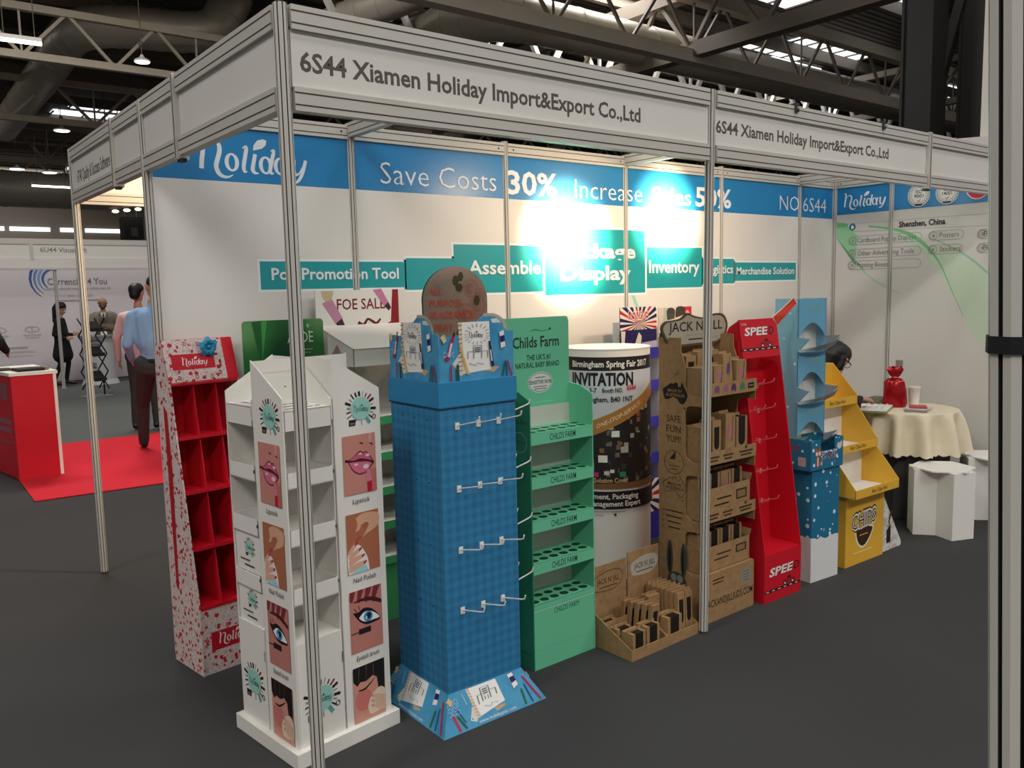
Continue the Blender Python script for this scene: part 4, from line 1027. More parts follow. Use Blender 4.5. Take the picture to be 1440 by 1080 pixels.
# flag-print stand with purple shelves
t = thing('flag_print_stand', 'stand with a red, white and blue ray header and purple shelves, beside the drum', 'display stand', (2.70, 1.27, 0), 0)
W2 = .335
m = MB(); m.box(0, 0, 1.255, W2, .006, 1.522, '#221d5c'); A = Art(m, (0, 0, 1.255), (W2, 0, 0), (0, 0, .267))
A.rect(0, .46, 1, 1, '#e7e3df')
cx, cy = .52, .60
for k in range(22):
    a = k*2*PI/22; b = a+2*PI/44*(1.15 if k % 3 else .9)
    pts = [(cx, cy)]
    for q in (a, b):
        dx, dy = math.cos(q), math.sin(q); tt = min((1-cx)/dx if dx > 1e-6 else 9, -cx/dx if dx < -1e-6 else 9, (1-cy)/dy if dy > 1e-6 else 9, (.46-cy)/dy if dy < -1e-6 else 9)
        pts.append((cx+dx*tt, cy+dy*tt))
    A.poly(pts, '#c21f30' if k % 3 == 0 else '#1f1b57'); A.k[0] -= 1
A.k[0] += 1
A.text('HOLiDAY', .20, .70, .20, '#f3e9e6', .60, .03, 'L', .1); A.text('HOLiDAY', .21, .71, .18, '#d22b38', .58, .0, 'L', .1); A.stroke([(.32, .62), (.58, .67)], .02, '#d22b38', False)
A.poly([(.02, .44), (.14, .44), (.10, .0), (.04, .0)], '#dedbd0'); A.poly([(.50, .40), (.58, .30), (.56, .12), (.42, 0), (.35, 0)], '#dedbd0'); A.poly([(.58, .14), (1, .18), (1, .0), (.64, 0)], '#b9b4dc')
m.build('header_panel', t, recalc=False)
m = MB(); m.box(-.05, .01, 1.255, 0, .016, 1.43, '#9aa3ab'); m.build('header_wing', t)
for x in (0, W2-.006):
    m = MB(); m.box(x, -.02, 0, x+.006, .17, 1.255, 'clear_shelf'); m.build('side_panel', t)
m = MB(); m.box(.006, .164, 0, W2-.006, .17, 1.255, '#4d4a55'); m.build('back_panel', t)
for z in (1.19, .98, .74, .50):
    m = MB(); m.box(.006, -.02, z, W2-.006, .16, z+.008, 'clear_shelf'); m.box(.006, -.025, z, W2-.006, -.018, z+.07, 'purple'); m.build('shelf', t)
m = MB(); m.box(.0, -.03, .0, W2, .16, .40, 'purple'); A = Art(m, (0, -.03, 0), (W2, 0, 0), (0, 0, .40)); A.rect(0, .45, 1, 1, '#e7e3df')
cx, cy = .5, .72
for k in range(18):
    a = k*2*PI/18; b = a+2*PI/36
    pts = [(cx, cy)]
    for q in (a, b):
        dx, dy = math.cos(q), math.sin(q); tt = min((1-cx)/dx if dx > 1e-6 else 9, -cx/dx if dx < -1e-6 else 9, (1-cy)/dy if dy > 1e-6 else 9, (.45-cy)/dy if dy < -1e-6 else 9)
        pts.append((cx+dx*tt, cy+dy*tt))
    A.poly(pts, '#c21f30' if k % 3 == 0 else '#1f1b57'); A.k[0] -= 1
A.k[0] += 1
A.text('HOLiDAY', .22, .66, .13, '#f3e9e6', .6, .03); A.text('HOLiDAY', .23, .665, .12, '#d22b38', .58)
m.build('base_box', t, recalc=False)
# pale header beyond
t = thing('pale_header_stand', 'pale stand header with a small red corner, peeping out behind the kraft stand', 'display stand', (3.10, 1.31, 0), 0)
m = MB(); m.box(0, 0, 1.16, .33, .006, 1.51, '#d9cdc6'); A = Art(m, (0, 0, 1.16), (.33, 0, 0), (0, 0, .35)); A.rect(.74, .72, 1, 1, '#cf2a3a'); A.ell(.86, .84, .08, .09, '#e9a7ad', 12); A.poly([(.15, 1), (.5, .95), (.3, .6), (.12, .55)], '#b3c0bf'); A.ell(.5, .8, .14, .18, '#e6d5cb'); m.build('header_panel', t, recalc=False)
m = MB(); m.box(0, -.15, 0, .33, .11, 1.16, '#b9b2ae'); m.build('cabinet', t)
for z in (.4, .8):
    m = MB(); m.box(-.002, -.155, z, .332, -.15, z+.05, 'purple'); m.build('shelf_strip', t)

# ------------------------------------------------------------------ kraft stand with boxed goods
def notch_box(w, d, h, style=0, art=0):
    """small kraft carton as a list of (part, MB)"""
    m = MB(); m.box(-w/2, -d/2, 0, w/2, d/2, h, 'kraft')
    A = Art(m, (-w/2, -d/2, 0), (w, 0, 0), (0, 0, h))
    A.rect(.1, .08, .9, .10, '#6d5334'); A.rect(.2, .14, .8, .155, '#6d5334')
    if art:
        A.poly(catmull([(.30, .55), (.5, .75), (.72, .72), (.65, .52), (.42, .45), (.30, .55)], 4), ('#3f8a5c', '#b96a86', '#5a3b78')[art % 3]); A.stroke([(.78, .95), (.70, .5), (.62, .4)], .05, '#1d1611')
    else:
        top = [(.5+.30*math.cos(PI+PI*k/10), .40+.12*math.sin(PI+PI*k/10)) for k in range(11)]
        A.poly(top+[(.8, 1.0), (.2, 1.0)] if style == 0 else top+[(.8, .84), (.2, .84)], '#1b130d')
    # window continues over the top edge of the carton
    if style == 0 and not art:
        B = Art(m, (-w/2, -d/2, h), (w, 0, 0), (0, d, 0)); B.rect(.2, 0, .8, .55, '#1b130d')
    f = MB(); f.box(-w/2+.001, -.002, h, w/2-.001, .002, h+.012, 'kraft')
    return m, f
def place_box(name, label, cat, group, loc, rz, w, d, h, style=0, art=0, tilt=0):
    t = thing(name, label, cat, loc, rz, group); t.rotation_euler = (tilt, 0, rz)
    a, b = notch_box(w, d, h, style, art)
    a.build('carton', t, recalc=False)
    b.build('hang_tab' if style else 'top_flap', t)
    return t
KX, KY = 2.06, .10
t = thing('kraft_display_stand', 'tall brown kraft cardboard stand full of small cartons with a cloud-shaped sign on top', 'display stand', (KX, KY, 0), math.radians(.6))
WD, DP = .416, .275
def side_art(A):
    au = [(.02, .70), (.10, .78), (.22, .88), (.33, .98), (.44, .95), (.50, 1.02), (.60, 1.0), (.62, .86), (.70, .84), (.76, 1.06), (.84, .86), (.95, .66), (.97, .48), (.90, .28), (.80, .14), (.68, .18), (.58, .36), (.42, .42), (.24, .30), (.10, .30), (.05, .5)]
    def oz(x, y, w, h, fill, ink):
        q = [(x+a*w, y+b*h) for a, b in au]
        if fill: A.poly(q, fill)
        else: A.stroke(q+[q[0]], .003, '#4b3722', False)
        A.poly([(x+.80*w, y+.02*h), (x+.9*w, y+.04*h), (x+.86*w, y-.06*h)], fill or '#4b3722')
        A.text('MADE IN', x+.22*w, y+.62*h, .014, ink, .085, .01); A.text('AUSTRALIA', x+.14*w, y+.44*h, .015, ink, .118, .01)
    A.stroke([(.10, 1.225), (.108, 1.218), (.125, 1.235)], .004, '#4b3722', False)
    oz(.022, 1.06, .165, .12, '#1c140d', '#a8855c')
    for k, w in enumerate(('SAFE', 'FUN', 'YUM!')): A.text(w, .05, .985-.05*k, .034, '#2d2015', .09, .0)
    A.ring(.098, .785, .062, .06, .003, '#4b3722'); A.poly([(.07, .80), (.11, .845), (.105, .80)], '#2d2015'); A.rect(.065, .765, .13, .769, '#4b3722'); A.rect(.075, .75, .12, .754, '#4b3722')
    oz(.025, .60, .15, .11, None, '#4b3722')
    for k in range(4): A.rect(.04+.008*k, .535-.028*k, .155-.006*k, .541-.028*k, '#3d2c1b'); A.stroke([(.022, .537-.028*k), (.027, .532-.028*k), (.035, .545-.028*k)], .003, '#3d2c1b', False)
    for c in (.072, .155):
        A.ell(c+(.0 if c < .1 else .005), .30, .02, .088, '#3d463f', 18); A.ell(c, .29, .008, .07, '#17120e', 14)
    A.ell(.117, .185, .06, .048, '#3d463f', 22); A.ell(.097, .20, .019, .02, '#8b8d88', 12); A.ell(.137, .20, .019, .02, '#8b8d88', 12)
# side panels with rounded cut-outs open to the front
def cut_side(x, name, art):
    pts = [(DP, 0), (DP, 1.40), (.135, 1.40), (.135, 1.335), (.12, 1.30), (.108, 1.265)]
    for z1, z0 in ((1.265, 1.12), (1.075, .80), (.735, .51), (.455, .235)):
        if z1 != 1.265: pts += [(0, z1), (.075, z1), (.10, z1-.01), (.108, z1-.03)]
        pts += [(.108, z0+.05), (.10, z0+.02), (.07, z0)]
        pts += [(0, z0)]
    pts += [(0, 0)]
    m = MB(); m.prism([(x, a, b) for a, b in pts], (.005, 0, 0), 'kraft')
    if art: side_art(Art(m, (x, DP, 0), (0, -1, 0), (0, 0, 1)))
    m.build(name, t, recalc=False)
cut_side(0, 'side_panel', True); cut_side(WD-.005, 'side_panel', False)
m = MB(); m.box(.005, DP-.005, 0, WD-.005, DP, 1.42, 'kraft'); m.build('back_panel', t)
m = MB()
out = catmull([(-.045, 1.375), (-.085, 1.44), (-.06, 1.475), (.0, 1.482), (.06, 1.49), (.11, 1.515), (.16, 1.50), (.24, 1.488), (.33, 1.505), (.40, 1.498), (.435, 1.45), (.42, 1.395), (.36, 1.355), (.27, 1.352), (.17, 1.35), (.03, 1.35), (-.045, 1.375)], 4)[:-1]
m.prism([(x+.035, .215, z) for x, z in out], (0, .008, 0), '#5b4a34')
A = Art(m, (.035, .215, 0), (1, 0, 0), (0, 0, 1)); cxx, czz = .17, 1.43
A.poly([(cxx+(x-cxx)*.94, czz+(z-czz)*.86) for x, z in out], '#b3aa97')
A.text("JACK N' JILL", -.03, 1.425, .045, '#2a221a', .42, .012); A.rect(.10, 1.402, .32, 1.404, '#8b8171'); A.rect(.12, 1.378, .31, 1.386, '#4d4334')
cs = m.build('cloud_sign', t, recalc=False)
m = MB()
m.prism([(x+.035, .217, z) for x, z in catmull([(-.03, 1.485), (-.035, 1.53), (-.01, 1.545), (.02, 1.53), (.015, 1.49)], 3)], (0, .006, 0), '#7d6a52'); m.prism([(x+.035, .2175, z) for x, z in catmull([(.03, 1.495), (.035, 1.54), (.065, 1.55), (.095, 1.54), (.10, 1.51)], 3)], (0, .006, 0), '#6a5a46')
A = Art(m, (.035, .217, 0), (1, 0, 0), (0, 0, 1)); A.ring(-.02, 1.525, .009, .009, .002, '#2d2015', 12); A.ring(.004, 1.525, .009, .009, .002, '#2d2015', 12)
m.build('sign_figures', cs, recalc=False)
def ktray(zb, zt, text=None, tz=0):
    m = MB(); m.box(.005, 0, zb, WD-.005, DP-.005, zb+.004, 'kraft'); m.box(-.002, -.004, zb, WD+.002, 0, zt, 'kraft'); m.box(.006, DP-.01, zb, WD-.006, DP-.005, zt+.03, 'kraft')
    A = Art(m, (0, -.004, zb), (1, 0, 0), (0, 0, 1))
    if zb > 1.1:
        for x, c in ((.10, '#7a4f6b'), (.17, '#9b5f7b'), (.23, '#5b2f55'), (.30, '#4a7a62')): A.poly(catmull([(x-.018, .012), (x-.02, .035), (x-.008, .05), (x+.012, .05), (x+.02, .03), (x+.014, .01), (x, .02), (x-.018, .012)], 3), c)
        A.rect(.345, .018, .395, .045, '#241a12'); A.rect(.352, .028, .388, .035, '#8b7355')
    else:
        for x, w in ((.03, .09), (.15, .08), (.28, .11)): A.rect(x, .03, x+w, .040, '#4b3722'); A.rect(x+.01, .014, x+w-.01, .023, '#4b3722')
        A.ring(.19, .048, .02, .016, .003, '#6d5334'); A.ell(.335, .056, .012, .010, '#5d4429', 10)
    m.build('shelf_tray', t, recalc=False)
ktray(1.118, 1.182); ktray(.787, .85); ktray(.503, .56)
m = MB(); m.box(.006, -.003, 0, WD-.006, DP-.006, .245, 'kraft'); A = Art(m, (.006, -.003, 0), (1, 0, 0), (0, 0, 1))
A.text('JACKANDJILLKIDS.COM', .02, .075, .036, '#1f150c', .375, .008); A.ell(.34, .175, .043, .045, '#8d8c80', 24)
for k in range(4): A.rect(.315, .195-.015*k, .365, .199-.015*k, '#5f5d54')
A.text('JACK N JILL', .345, .15, .008, '#5f5d54', .03) if False else None
A.rect(.07, .205, .16, .211, '#3d2c1b'); A.rect(.07, .188, .15, .194, '#3d2c1b')
m.build('base_box', t, recalc=False)
kt = t
ords = ('leftmost', 'second', 'third', 'fourth', 'rightmost')
def carton_row(z, shelf, specs):
    n = len(specs)
    for i, (x, y, w, d, h, st, art, tilt) in enumerate(specs):
        o = ['leftmost', 'second from left', 'third from left', 'fourth from left'][i] if i < n-1 else 'rightmost'
        place_box('kraft_carton', 'small carton, %s in front on the %s of the kraft stand' % (o, shelf), 'carton', 'cartons on the '+shelf, at(kt, x, y, z), kt.rotation_euler[2], w, d, h, st, art, tilt)
carton_row(1.1225, 'top shelf', ((.06, .07, .085, .09, .135, 0, 1, 0), (.155, .07, .08, .09, .14, 0, 1, 0), (.24, .06, .065, .06, .19, 1, 2, -.08), (.33, .07, .08, .09, .155, 0, 1, 0)))
for i, (x, h) in enumerate(((.09, .185), (.175, .20), (.265, .205), (.35, .17))):
    place_box('kraft_carton', 'taller carton at the back of the kraft stand top shelf, %s of four' % ('leftmost', 'second', 'third', 'last')[i], 'carton', 'back cartons on the top shelf', at(kt, x, .175, 1.1225), kt.rotation_euler[2], .075, .06, h, 1, i % 2, 0)
carton_row(.7915, 'second shelf', ((.06, .08, .08, .10, .18, 0, 1, 0), (.15, .075, .065, .08, .20, 1, 0, 0), (.245, .07, .075, .09, .225, 0, 1, 0), (.345, .08, .09, .10, .20, 0, 0, 0)))
def inner(z, h, label):
    q = thing('shipping_carton', label, 'carton', at(kt, WD/2, .13, z), kt.rotation_euler[2])
    m = MB(); w, d = .385, .225
    m.box(-w/2, -d/2, 0, w/2, -d/2+.004, h, 'kraft'); m.box(-w/2, d/2-.004, 0, w/2, d/2, h, 'kraft'); m.box(-w/2, -d/2, 0, -w/2+.004, d/2, h, 'kraft'); m.box(w/2-.004, -d/2, 0, w/2, d/2, h, 'kraft'); m.box(-w/2, -d/2, 0, w/2, d/2, .004, 'kraft')
    A = Art(m, (-w/2, -d/2, 0), (w, 0, 0), (0, 0, h)); A.rect(.70, .45, .93, .78, '#3d2c1b'); A.rect(.73, .5, .9, .72, '#8b6d48'); A.rect(.3, .6, .6, .66, '#3d2c1b'); A.rect(.25, .4, .55, .46, '#3d2c1b')
    m.build('carton_walls', q, recalc=False)
    m = MB(); m.prism([(w/2, -d/2, h), (w/2+.0, d/2, h), (w/2+.012, d/2, h+.03), (w/2+.012, -d/2, h+.03)], (.003, 0, 0), 'kraft'); m.build('open_flap', q)
inner(.5075, .155, 'open shipping carton holding notched cartons on the third shelf of the kraft stand')
inner(.2455, .125, 'open shipping carton holding notched cartons on the lowest shelf of the kraft stand')
def in_row(z, shelf, xs, h):
    for i, x in enumerate(xs):
        o = ('leftmost', 'second', 'third', 'rightmost')[i]
        place_box('kraft_carton', 'dark-windowed kraft carton inside the carton on the %s, %s of four' % (shelf, o), 'carton', 'notched cartons on the '+shelf, at(kt, x, .10, z), kt.rotation_euler[2], .082, .10, h, 0, 1 if (i == 2 and shelf == 'third shelf') else 0, 0)
in_row(.512, 'third shelf', (.065, .155, .245, .335), .215); in_row(.25, 'lowest shelf', (.065, .155, .245, .335), .185)

# ------------------------------------------------------------------ kraft counter trays on the floor
def floor_tray(name, label, loc, w, d, back, cloud):
    t = thing(name, label, 'tray', loc, math.radians(1.0))
    for x in (0, w-.005):
        m = MB(); m.prism([(x, 0, 0), (x, d, 0), (x, d, back*.42), (x, d*.86, back*.42), (x, 0, .05)], (.005, 0, 0), 'kraft'); m.build('side_panel', t)
    m = MB(); m.box(.005, 0, 0, w-.005, .005, .05, 'kraft'); m.build('front_lip', t)
    m = MB(); m.box(.005, .005, 0, w-.005, d-.005, .005, 'kraft'); m.build('tray_floor', t)
    m = MB(); m.box(0, d-.006, 0, w, d, back, 'kraft')
    A = Art(m, (0, d-.006, 0), (1, 0, 0), (0, 0, 1)); q = catmull([(.03, back-.12), (.02, back-.07), (.05, back-.05), (.12, back-.035), (.20, back-.045), (.215, back-.09), (.17, back-.125), (.10, back-.13), (.03, back-.12)], 4)
    if cloud: A.poly(q, '#b7b0a2')
    else: A.stroke(q, .004, '#5d4429', False)
    A.text("JACK N' JILL", .045, back-.092, .026, '#2d2015', .15, .005); A.rect(.06, back-.112, .18, back-.107, '#4b3722')
    m.build('back_panel', t, recalc=False)
    m = MB()
    for y in ((.09,) if cloud else (.095, .17)): m.box(.006, y, .005, w-.006, y+.004, .05+.45*y, 'kraft')
    m.build('divider', t)
    return t
t1 = floor_tray('kraft_counter_tray', 'open kraft tray on the floor with a brown sign, left of two trays', (1.510, .045, 0), .243, .265, .36, False)
t2 = floor_tray('kraft_counter_tray', 'open kraft tray on the floor with a pale cloud sign, right of two trays', (1.756, .052, 0), .222, .255, .385, True)
def tb(t, x, y, w, d, h, st, art, tilt, label, group=None):
    place_box('toothbrush_carton', label, 'carton', group, at(t, x, y, .006), t.rotation_euler[2], w, d, h, st, art, tilt)
tb(t1, .068, .052, .085, .07, .105, 0, 0, 0, 'short notched kraft carton at the front left corner of the left tray')
tb(t1, .16, .05, .085, .07, .115, 0, 0, 0, 'short notched kraft carton beside it at the front of the left tray')
tb(t1, .07, .135, .09, .05, .10, 0, 0, 0, 'low kraft carton lying in the middle left of the left tray')
for i in range(5): tb(t1, .213-.012*i, .075+.032*i, .05, .022, .19, 1, 0, .10, 'slim windowed kraft carton leaning in the left tray, %s from the front' % ('first', 'second', 'third', 'fourth', 'fifth')[i], 'leaning cartons in the left tray')
tb(t1, .06, .215, .09, .05, .11, 0, 0, 0, 'low kraft carton at the back left of the left tray')
tb(t2, .06, .05, .10, .08, .12, 0, 0, 0, 'short notched kraft carton at the front left corner of the right tray')
for i in range(7):
    for j in range(2): tb(t2, .135+.055*j, .04+.029*i, .05, .024, .205, 1, 0, -.04, 'slim windowed carton upright in the right tray, %s column, %s row' % (('left', 'right')[j], ('front', 'second', 'third', 'fourth', 'fifth', 'sixth', 'back')[i]), 'upright cartons in the right tray')
tb(t2, .06, .16, .08, .05, .185, 1, 0, 0, 'windowed kraft carton standing alone at the back left of the right tray')

# ------------------------------------------------------------------ red peg stand
t = thing('red_peg_stand', 'tall glossy red stand with pegs and a small car on its header', 'display stand', (2.512, .065, 0), math.radians(-1))
WD, DP = .318, .29
def ry(z): return 0 if z <= .256 else (z-.256)/1.01*.145
for x in (0, WD-.006):
    m = MB(); m.prism([(x, 0, 0), (x, DP, 0), (x, DP, 1.27), (x, ry(1.27), 1.27), (x, 0, .256)], (.006, 0, 0), 'red_card'); m.build('side_panel', t)
m = MB(); m.prism([(.006, .19, .256), (WD-.006, .19, .256), (WD-.006, .25, 1.27), (.006, .25, 1.27)], (0, .006, 0), 'red_card'); m.build('peg_panel', t)
m = MB(); m.box(.006, .001, 0, WD-.006, DP, .256, 'red_card'); A = Art(m, (.006, .001, 0), (1, 0, 0), (0, 0, 1))
def speed_art(A, k, y0):
    for dx, dz, c in ((.004, -.003, '#5a0a14'), (0, 0, '#e6e3e0')): A.text('SPEE', .035*k+dx, y0+dz, .042*k, c, .20*k, .03, 'L', .25)
    A.text('D', .248*k, y0, .042*k, '#5a0a14', .045*k, .02, 'L', .25)
    A.rect(.0, y0-.085*k, .305, y0-.070*k, '#3a1016')
    for q in range(6): A.rect(.012+.05*q, y0-.080*k, .035+.05*q, y0-.076*k, '#e6e3e0')
    cx, cy = .205, y0-.048*k; k *= 1.25
    A.poly([(cx-.045*k, cy-.012), (cx-.04*k, cy+.004), (cx-.02*k, cy+.008), (cx-.012*k, cy+.024), (cx+.012*k, cy+.026), (cx+.025*k, cy+.010), (cx+.045*k, cy+.004), (cx+.047*k, cy-.012)], '#a3101f'); A.poly([(cx-.009*k, cy+.010), (cx-.005*k, cy+.021), (cx+.010*k, cy+.022), (cx+.016*k, cy+.010)], '#2b1013')
    for q in (-.026*k, .026*k): A.ell(cx+q, cy-.012, .010*k, .010*k, '#1e0a0c', 12); A.ell(cx+q, cy-.012, .005*k, .005*k, '#e6e3e0', 10)
speed_art(A, 1.0, .135)
m.build('base_box', t, recalc=False)
m = MB(); a0 = ry(1.27); b0 = a0+.03
m.prism([(0, a0, 1.268), (WD, a0, 1.268), (WD-.002, b0, 1.468), (.0, b0, 1.468)], (0, .005, 0), 'red_card')
A = Art(m, (0, a0, 1.268), (1, 0, 0), Vector((0, b0-a0, .2)).normalized()); speed_art(A, .95, .118); A.text('Holiday', .012, .172, .014, '#eab9bd', .045, 0, 'L', .2)
m.build('header_panel', t, recalc=False)
m = MB(); m.prism([(0, a0, 1.268), (0, a0+.10, 1.27), (0, a0+.135, 1.31), (0, a0+.125, 1.37), (0, a0+.09, 1.43), (0, b0, 1.466)], (.005, 0, 0), 'red_card'); m.build('header_wing', t)
m = MB(); p = [(WD-.035, b0, 1.472), (WD-.002, b0-.004, 1.425), (WD+.05, b0-.03, 1.485), (WD+.115, b0-.05, 1.545), (WD+.09, b0-.045, 1.575), (WD+.03, b0-.02, 1.52)]
m.prism(p, (0, .004, 0), '#e8dcd4'); A = Art(m, (0, 0, 0), (1, 0, 0), (0, 0, 1))
c0 = [sum(q[i] for q in p)/6 for i in range(3)]
m.prism([tuple(c0[i]+(q[i]-c0[i])*.93-(.003 if i == 1 else 0) for i in range(3)) for q in p], (0, .002, 0), '#d8452b')
m.build('header_swoosh', t, recalc=False)
h1 = None
for z in (1.10, .965, .80, .635, .47):
    for x in (.075, .16, .245):
        y = .19+(z-.256)/1.014*.06
        if h1 is None: h1 = hook(t, (x, y, z), 0, .11, '#d98a8a')
        else:
            c = h1.copy(); C.objects.link(c); c.parent = t; c.location = (x, y, z)

# ------------------------------------------------------------------ blue snow stand
t = thing('snow_display_stand', 'blue snowflake-print cardboard stand with arched openings up its tall front', 'display stand', (2.965, .085, 0), math.radians(-4))
WD, DP = .245, .26
m = MB(); m.box(0, 0, 0, WD, DP, .63, 'snow_print'); m.build('printed_column', t)
m = MB(); x0, x1 = -.03, WD+.01
m.box(x0, -.012, .635, x1, -.007, .735, 'snow_print'); m.box(x0, -.012, .735, x0+.085, -.007, .80, 'snow_print'); m.box(x1-.075, -.012, .735, x1, -.007, .80, 'snow_print')
m.box(x0, -.007, .635, x0+.005, DP, .80, 'snow_print'); m.box(x1-.005, -.007, .635, x1, DP, .80, 'snow_print'); m.box(x0, -.007, .632, x1, DP, .637, 'snow_print')
A = Art(m, (x0, -.012, .635), (1, 0, 0), (0, 0, 1))
A.text('HOLIDAY', .098, .055, .042, '#e9eef2', .135, .04); A.text('HOLIDAY', .10, .055, .034, '#5a1430', .13, .03)
A.poly([(.035, .10), (.045, .125), (.055, .112), (.07, .112), (.085, .128), (.085, .09), (.07, .075), (.05, .075)], '#b5562d'); A.poly([(.045, .075), (.075, .075), (.08, .02), (.045, .02)], '#a84f2a'); A.rect(.055, .02, .065, .07, '#eadfd2'); A.ell(.05, .09, .01, .012, '#eadfd2', 10); A.ell(.075, .09, .01, .012, '#eadfd2', 10); A.poly([(.078, .03), (.10, .05), (.098, .02)], '#c9b7a6')
A.poly([(.225, .11), (.235, .135), (.255, .13), (.27, .145), (.275, .12), (.265, .10), (.245, .095)], '#d5cfc6')
B = Art(m, (x0, DP, .635), (0, -1, 0), (0, 0, 1)); B.text('HOLIDAY', .08, .10, .03, '#a3203a', .12, .02); B.poly([(.19, .02), (.24, .02), (.24, .07), (.19, .07)], '#c9a9a3')
m.build('header_tray', t, recalc=False)
FY = .105
m = MB(); m.prism([(0, FY, .80), (0, DP, .80), (0, DP, 1.565), (0, FY, 1.565)], (.005, 0, 0), 'sky_print'); m.build('side_panel', t)
m = MB(); m.prism([(WD-.005, FY, .80), (WD-.005, DP, .80), (WD-.005, DP, 1.565), (WD-.005, FY, 1.565)], (.005, 0, 0), 'sky_print'); m.build('side_panel', t)
m = MB(); m.box(.005, FY+.06, .80, WD-.005, FY+.065, 1.565, '#d6d4cf'); A = Art(m, (.005, FY+.06, .8), (1, 0, 0), (0, 0, 1)); A.rect(.117, 0, .1185, .76, '#3b3d40'); m.build('back_panel', t, recalc=False)
tiers = ((1.565, 1.41, 1.275), (1.275, 1.135, .99), (.99, .855, .745))
for i, (zt, za, zb) in enumerate(tiers):
    m = MB()      # front board with an arched lower edge
    arch = [(WD*k/12, FY, za-.062+.085*math.sin(PI*k/12)) for k in range(13)]
    m.prism([(WD, FY, zt), (0, FY, zt)]+arch, (0, .005, 0), 'sky_card')
    A = Art(m, (0, FY, 0), (1, 0, 0), (0, 0, 1)); A.text(('JC milk', 'Holiday', 'sweets')[i], .075, zt-.068, .024, '#8aa05a', .12, 0, 'L', .1)
    m.build('arched_board', t, recalc=False)
    m = MB(); n = 14; top = []; bot = []   # scoop-shaped tray flap curving out below the arch
    for k in range(n+1):
        s = k/n; bul = math.sin(PI*s)
        bot.append((WD*s, FY-.004, zb)); top.append((WD*s+.022*(s-.3), FY-.004-.075*s**.7-.035*bul, zb+.012+.06*s))
    m.loft([bot, [((a[0]+b[0])/2, (a[1]+b[1])/2-.012, (a[2]+b[2])/2-.008) for a, b in zip(bot, top)], top], 'sky_print' if i < 0 else '#a3abb0', cap=False, close=False)
    m.build('scoop_flap', t, smooth=True)
    m = MB(); m.prism([(0, FY, za-.055), (0, FY, zb), (0.0, FY-.075, zb+.075)], (.004, 0, 0), 'sky_print'); m.build('side_flap', t)
    m = MB(); m.prism([(WD-.004, FY, za-.055), (WD-.004, FY, zb), (WD+.004, FY-.085, zb+.085)], (.004, 0, 0), '#8c949b'); m.build('side_flap', t)
    m = MB(); m.box(.005, FY, zb, WD-.005, FY+.058, zb+.005, '#c9ccca'); m.build('shelf', t)

# ------------------------------------------------------------------ yellow tiered stand
t = thing('yellow_tiered_stand', 'yellow cardboard stand with three stepped trays above a box printed with a snack logo', 'display stand', (3.325, .09, 0), math.radians(-1))
WD, DP = .412, .43
m = MB(); m.box(0, 0, 0, WD, DP, .41, 'yellow_card'); A = Art(m, (0, 0, 0), (1, 0, 0), (0, 0, 1))
A.poly(catmull([(.10, .20), (.12, .13), (.17, .09), (.22, .095), (.28, .15), (.30, .205), (.2, .215), (.10, .20)], 4), '#eee6d0'); A.poly(catmull([(.112, .198), (.13, .138), (.172, .102), (.218, .108), (.27, .155), (.287, .198), (.2, .205), (.112, .198)], 4), '#3a2413')
A.text('CHIPS', .06, .205, .095, '#3a2413', .27, .10, 'L', .06, .06); A.text('CHIPS', .062, .207, .09, '#f0e8d4', .265, .055, 'L', .06, .06); A.text('CHIPS', .066, .21, .082, '#5b3a1e', .255, .0, 'L', .06, .06)
A.rect(.15, .165, .24, .172, '#c9a23c'); A.rect(.09, .065, .29, .071, '#f2dfa0')
m.build('base_box', t, recalc=False)
trays = (( -.075, .425, .475), (.065, .655, .70), (.205, .905, .955))
for i, (y, zb, zt) in enumerate(trays):
    m = MB(); a, b = -.03, WD+.03
    m.box(a, y, zb, b, y+.005, zt, 'yellow_card'); m.box(a, y+.005, zb, b, DP, zb+.005, 'white_card')
    A = Art(m, (a, y, zb), (1, 0, 0), (0, 0, 1)); A.text('Best Chips Ever', .17, .014, .022, '#3a2413', .17, .015, 'L', .2)
    m.build('tray', t, recalc=False)
    zn = trays[i+1][1] if i < 2 else 1.145; yn = trays[i+1][0] if i < 2 else DP-.06
    for x in (a, b-.005):
        m = MB(); m.prism([(x, y, zb), (x, DP, zb), (x, DP, zn), (x, yn+.005, zn), (x, y, zt)], (.005, 0, 0), 'yellow_card'); m.build('tray_side', t)
    m = MB(); m.box(a+.005, DP-.06 if i == 2 else trays[i+1][0]+.10, zb+.005, b-.005, DP-.055 if i == 2 else trays[i+1][0]+.105, zn, 'white_card' if i < 2 else 'yellow_card'); m.build('tray_back', t)

# ------------------------------------------------------------------ marble easel wedge
t = thing('marble_wedge_stand', 'low white marble-print triangular stand with a bottle picture, right of the yellow stand', 'display stand', (3.752, .10, 0), 0)
m = MB(); m.prism([(0, 0, 0), (.235, 0, 0), (.242, 0, .015), (.235, 0, .035), (.0, 0, .375)], (0, .006, 0), 'marble')
A = Art(m, (0, 0, 0), (1, 0, 0), (0, 0, 1)); A.rect(.06, .045, .11, .15, '#241a14'); A.rect(.078, .15, .096, .19, '#241a14'); A.stroke([(.09, .19, .018), (.10, .22, .022), (.12, .245, .02)], .02, '#2f2622'); A.ell(.05, .16, .035, .03, '#cfcac4', 14); A.ell(.03, .19, .02, .03, '#bdb7b0', 12); A.rect(.06, .15, .11, .16, '#a88a3f')
m.build('front_panel', t, recalc=False)
m = MB(); m.prism([(.0, .006, 0), (.0, .2, 0), (.0, .006, .37)], (.006, 0, 0), 'marble'); m.build('side_panel', t)
m = MB(); m.prism([(.006, .2, 0), (.235, .2, 0), (.235, .008, .03), (.006, .008, .365)], (0, .004, 0), 'marble'); m.build('back_panel', t)

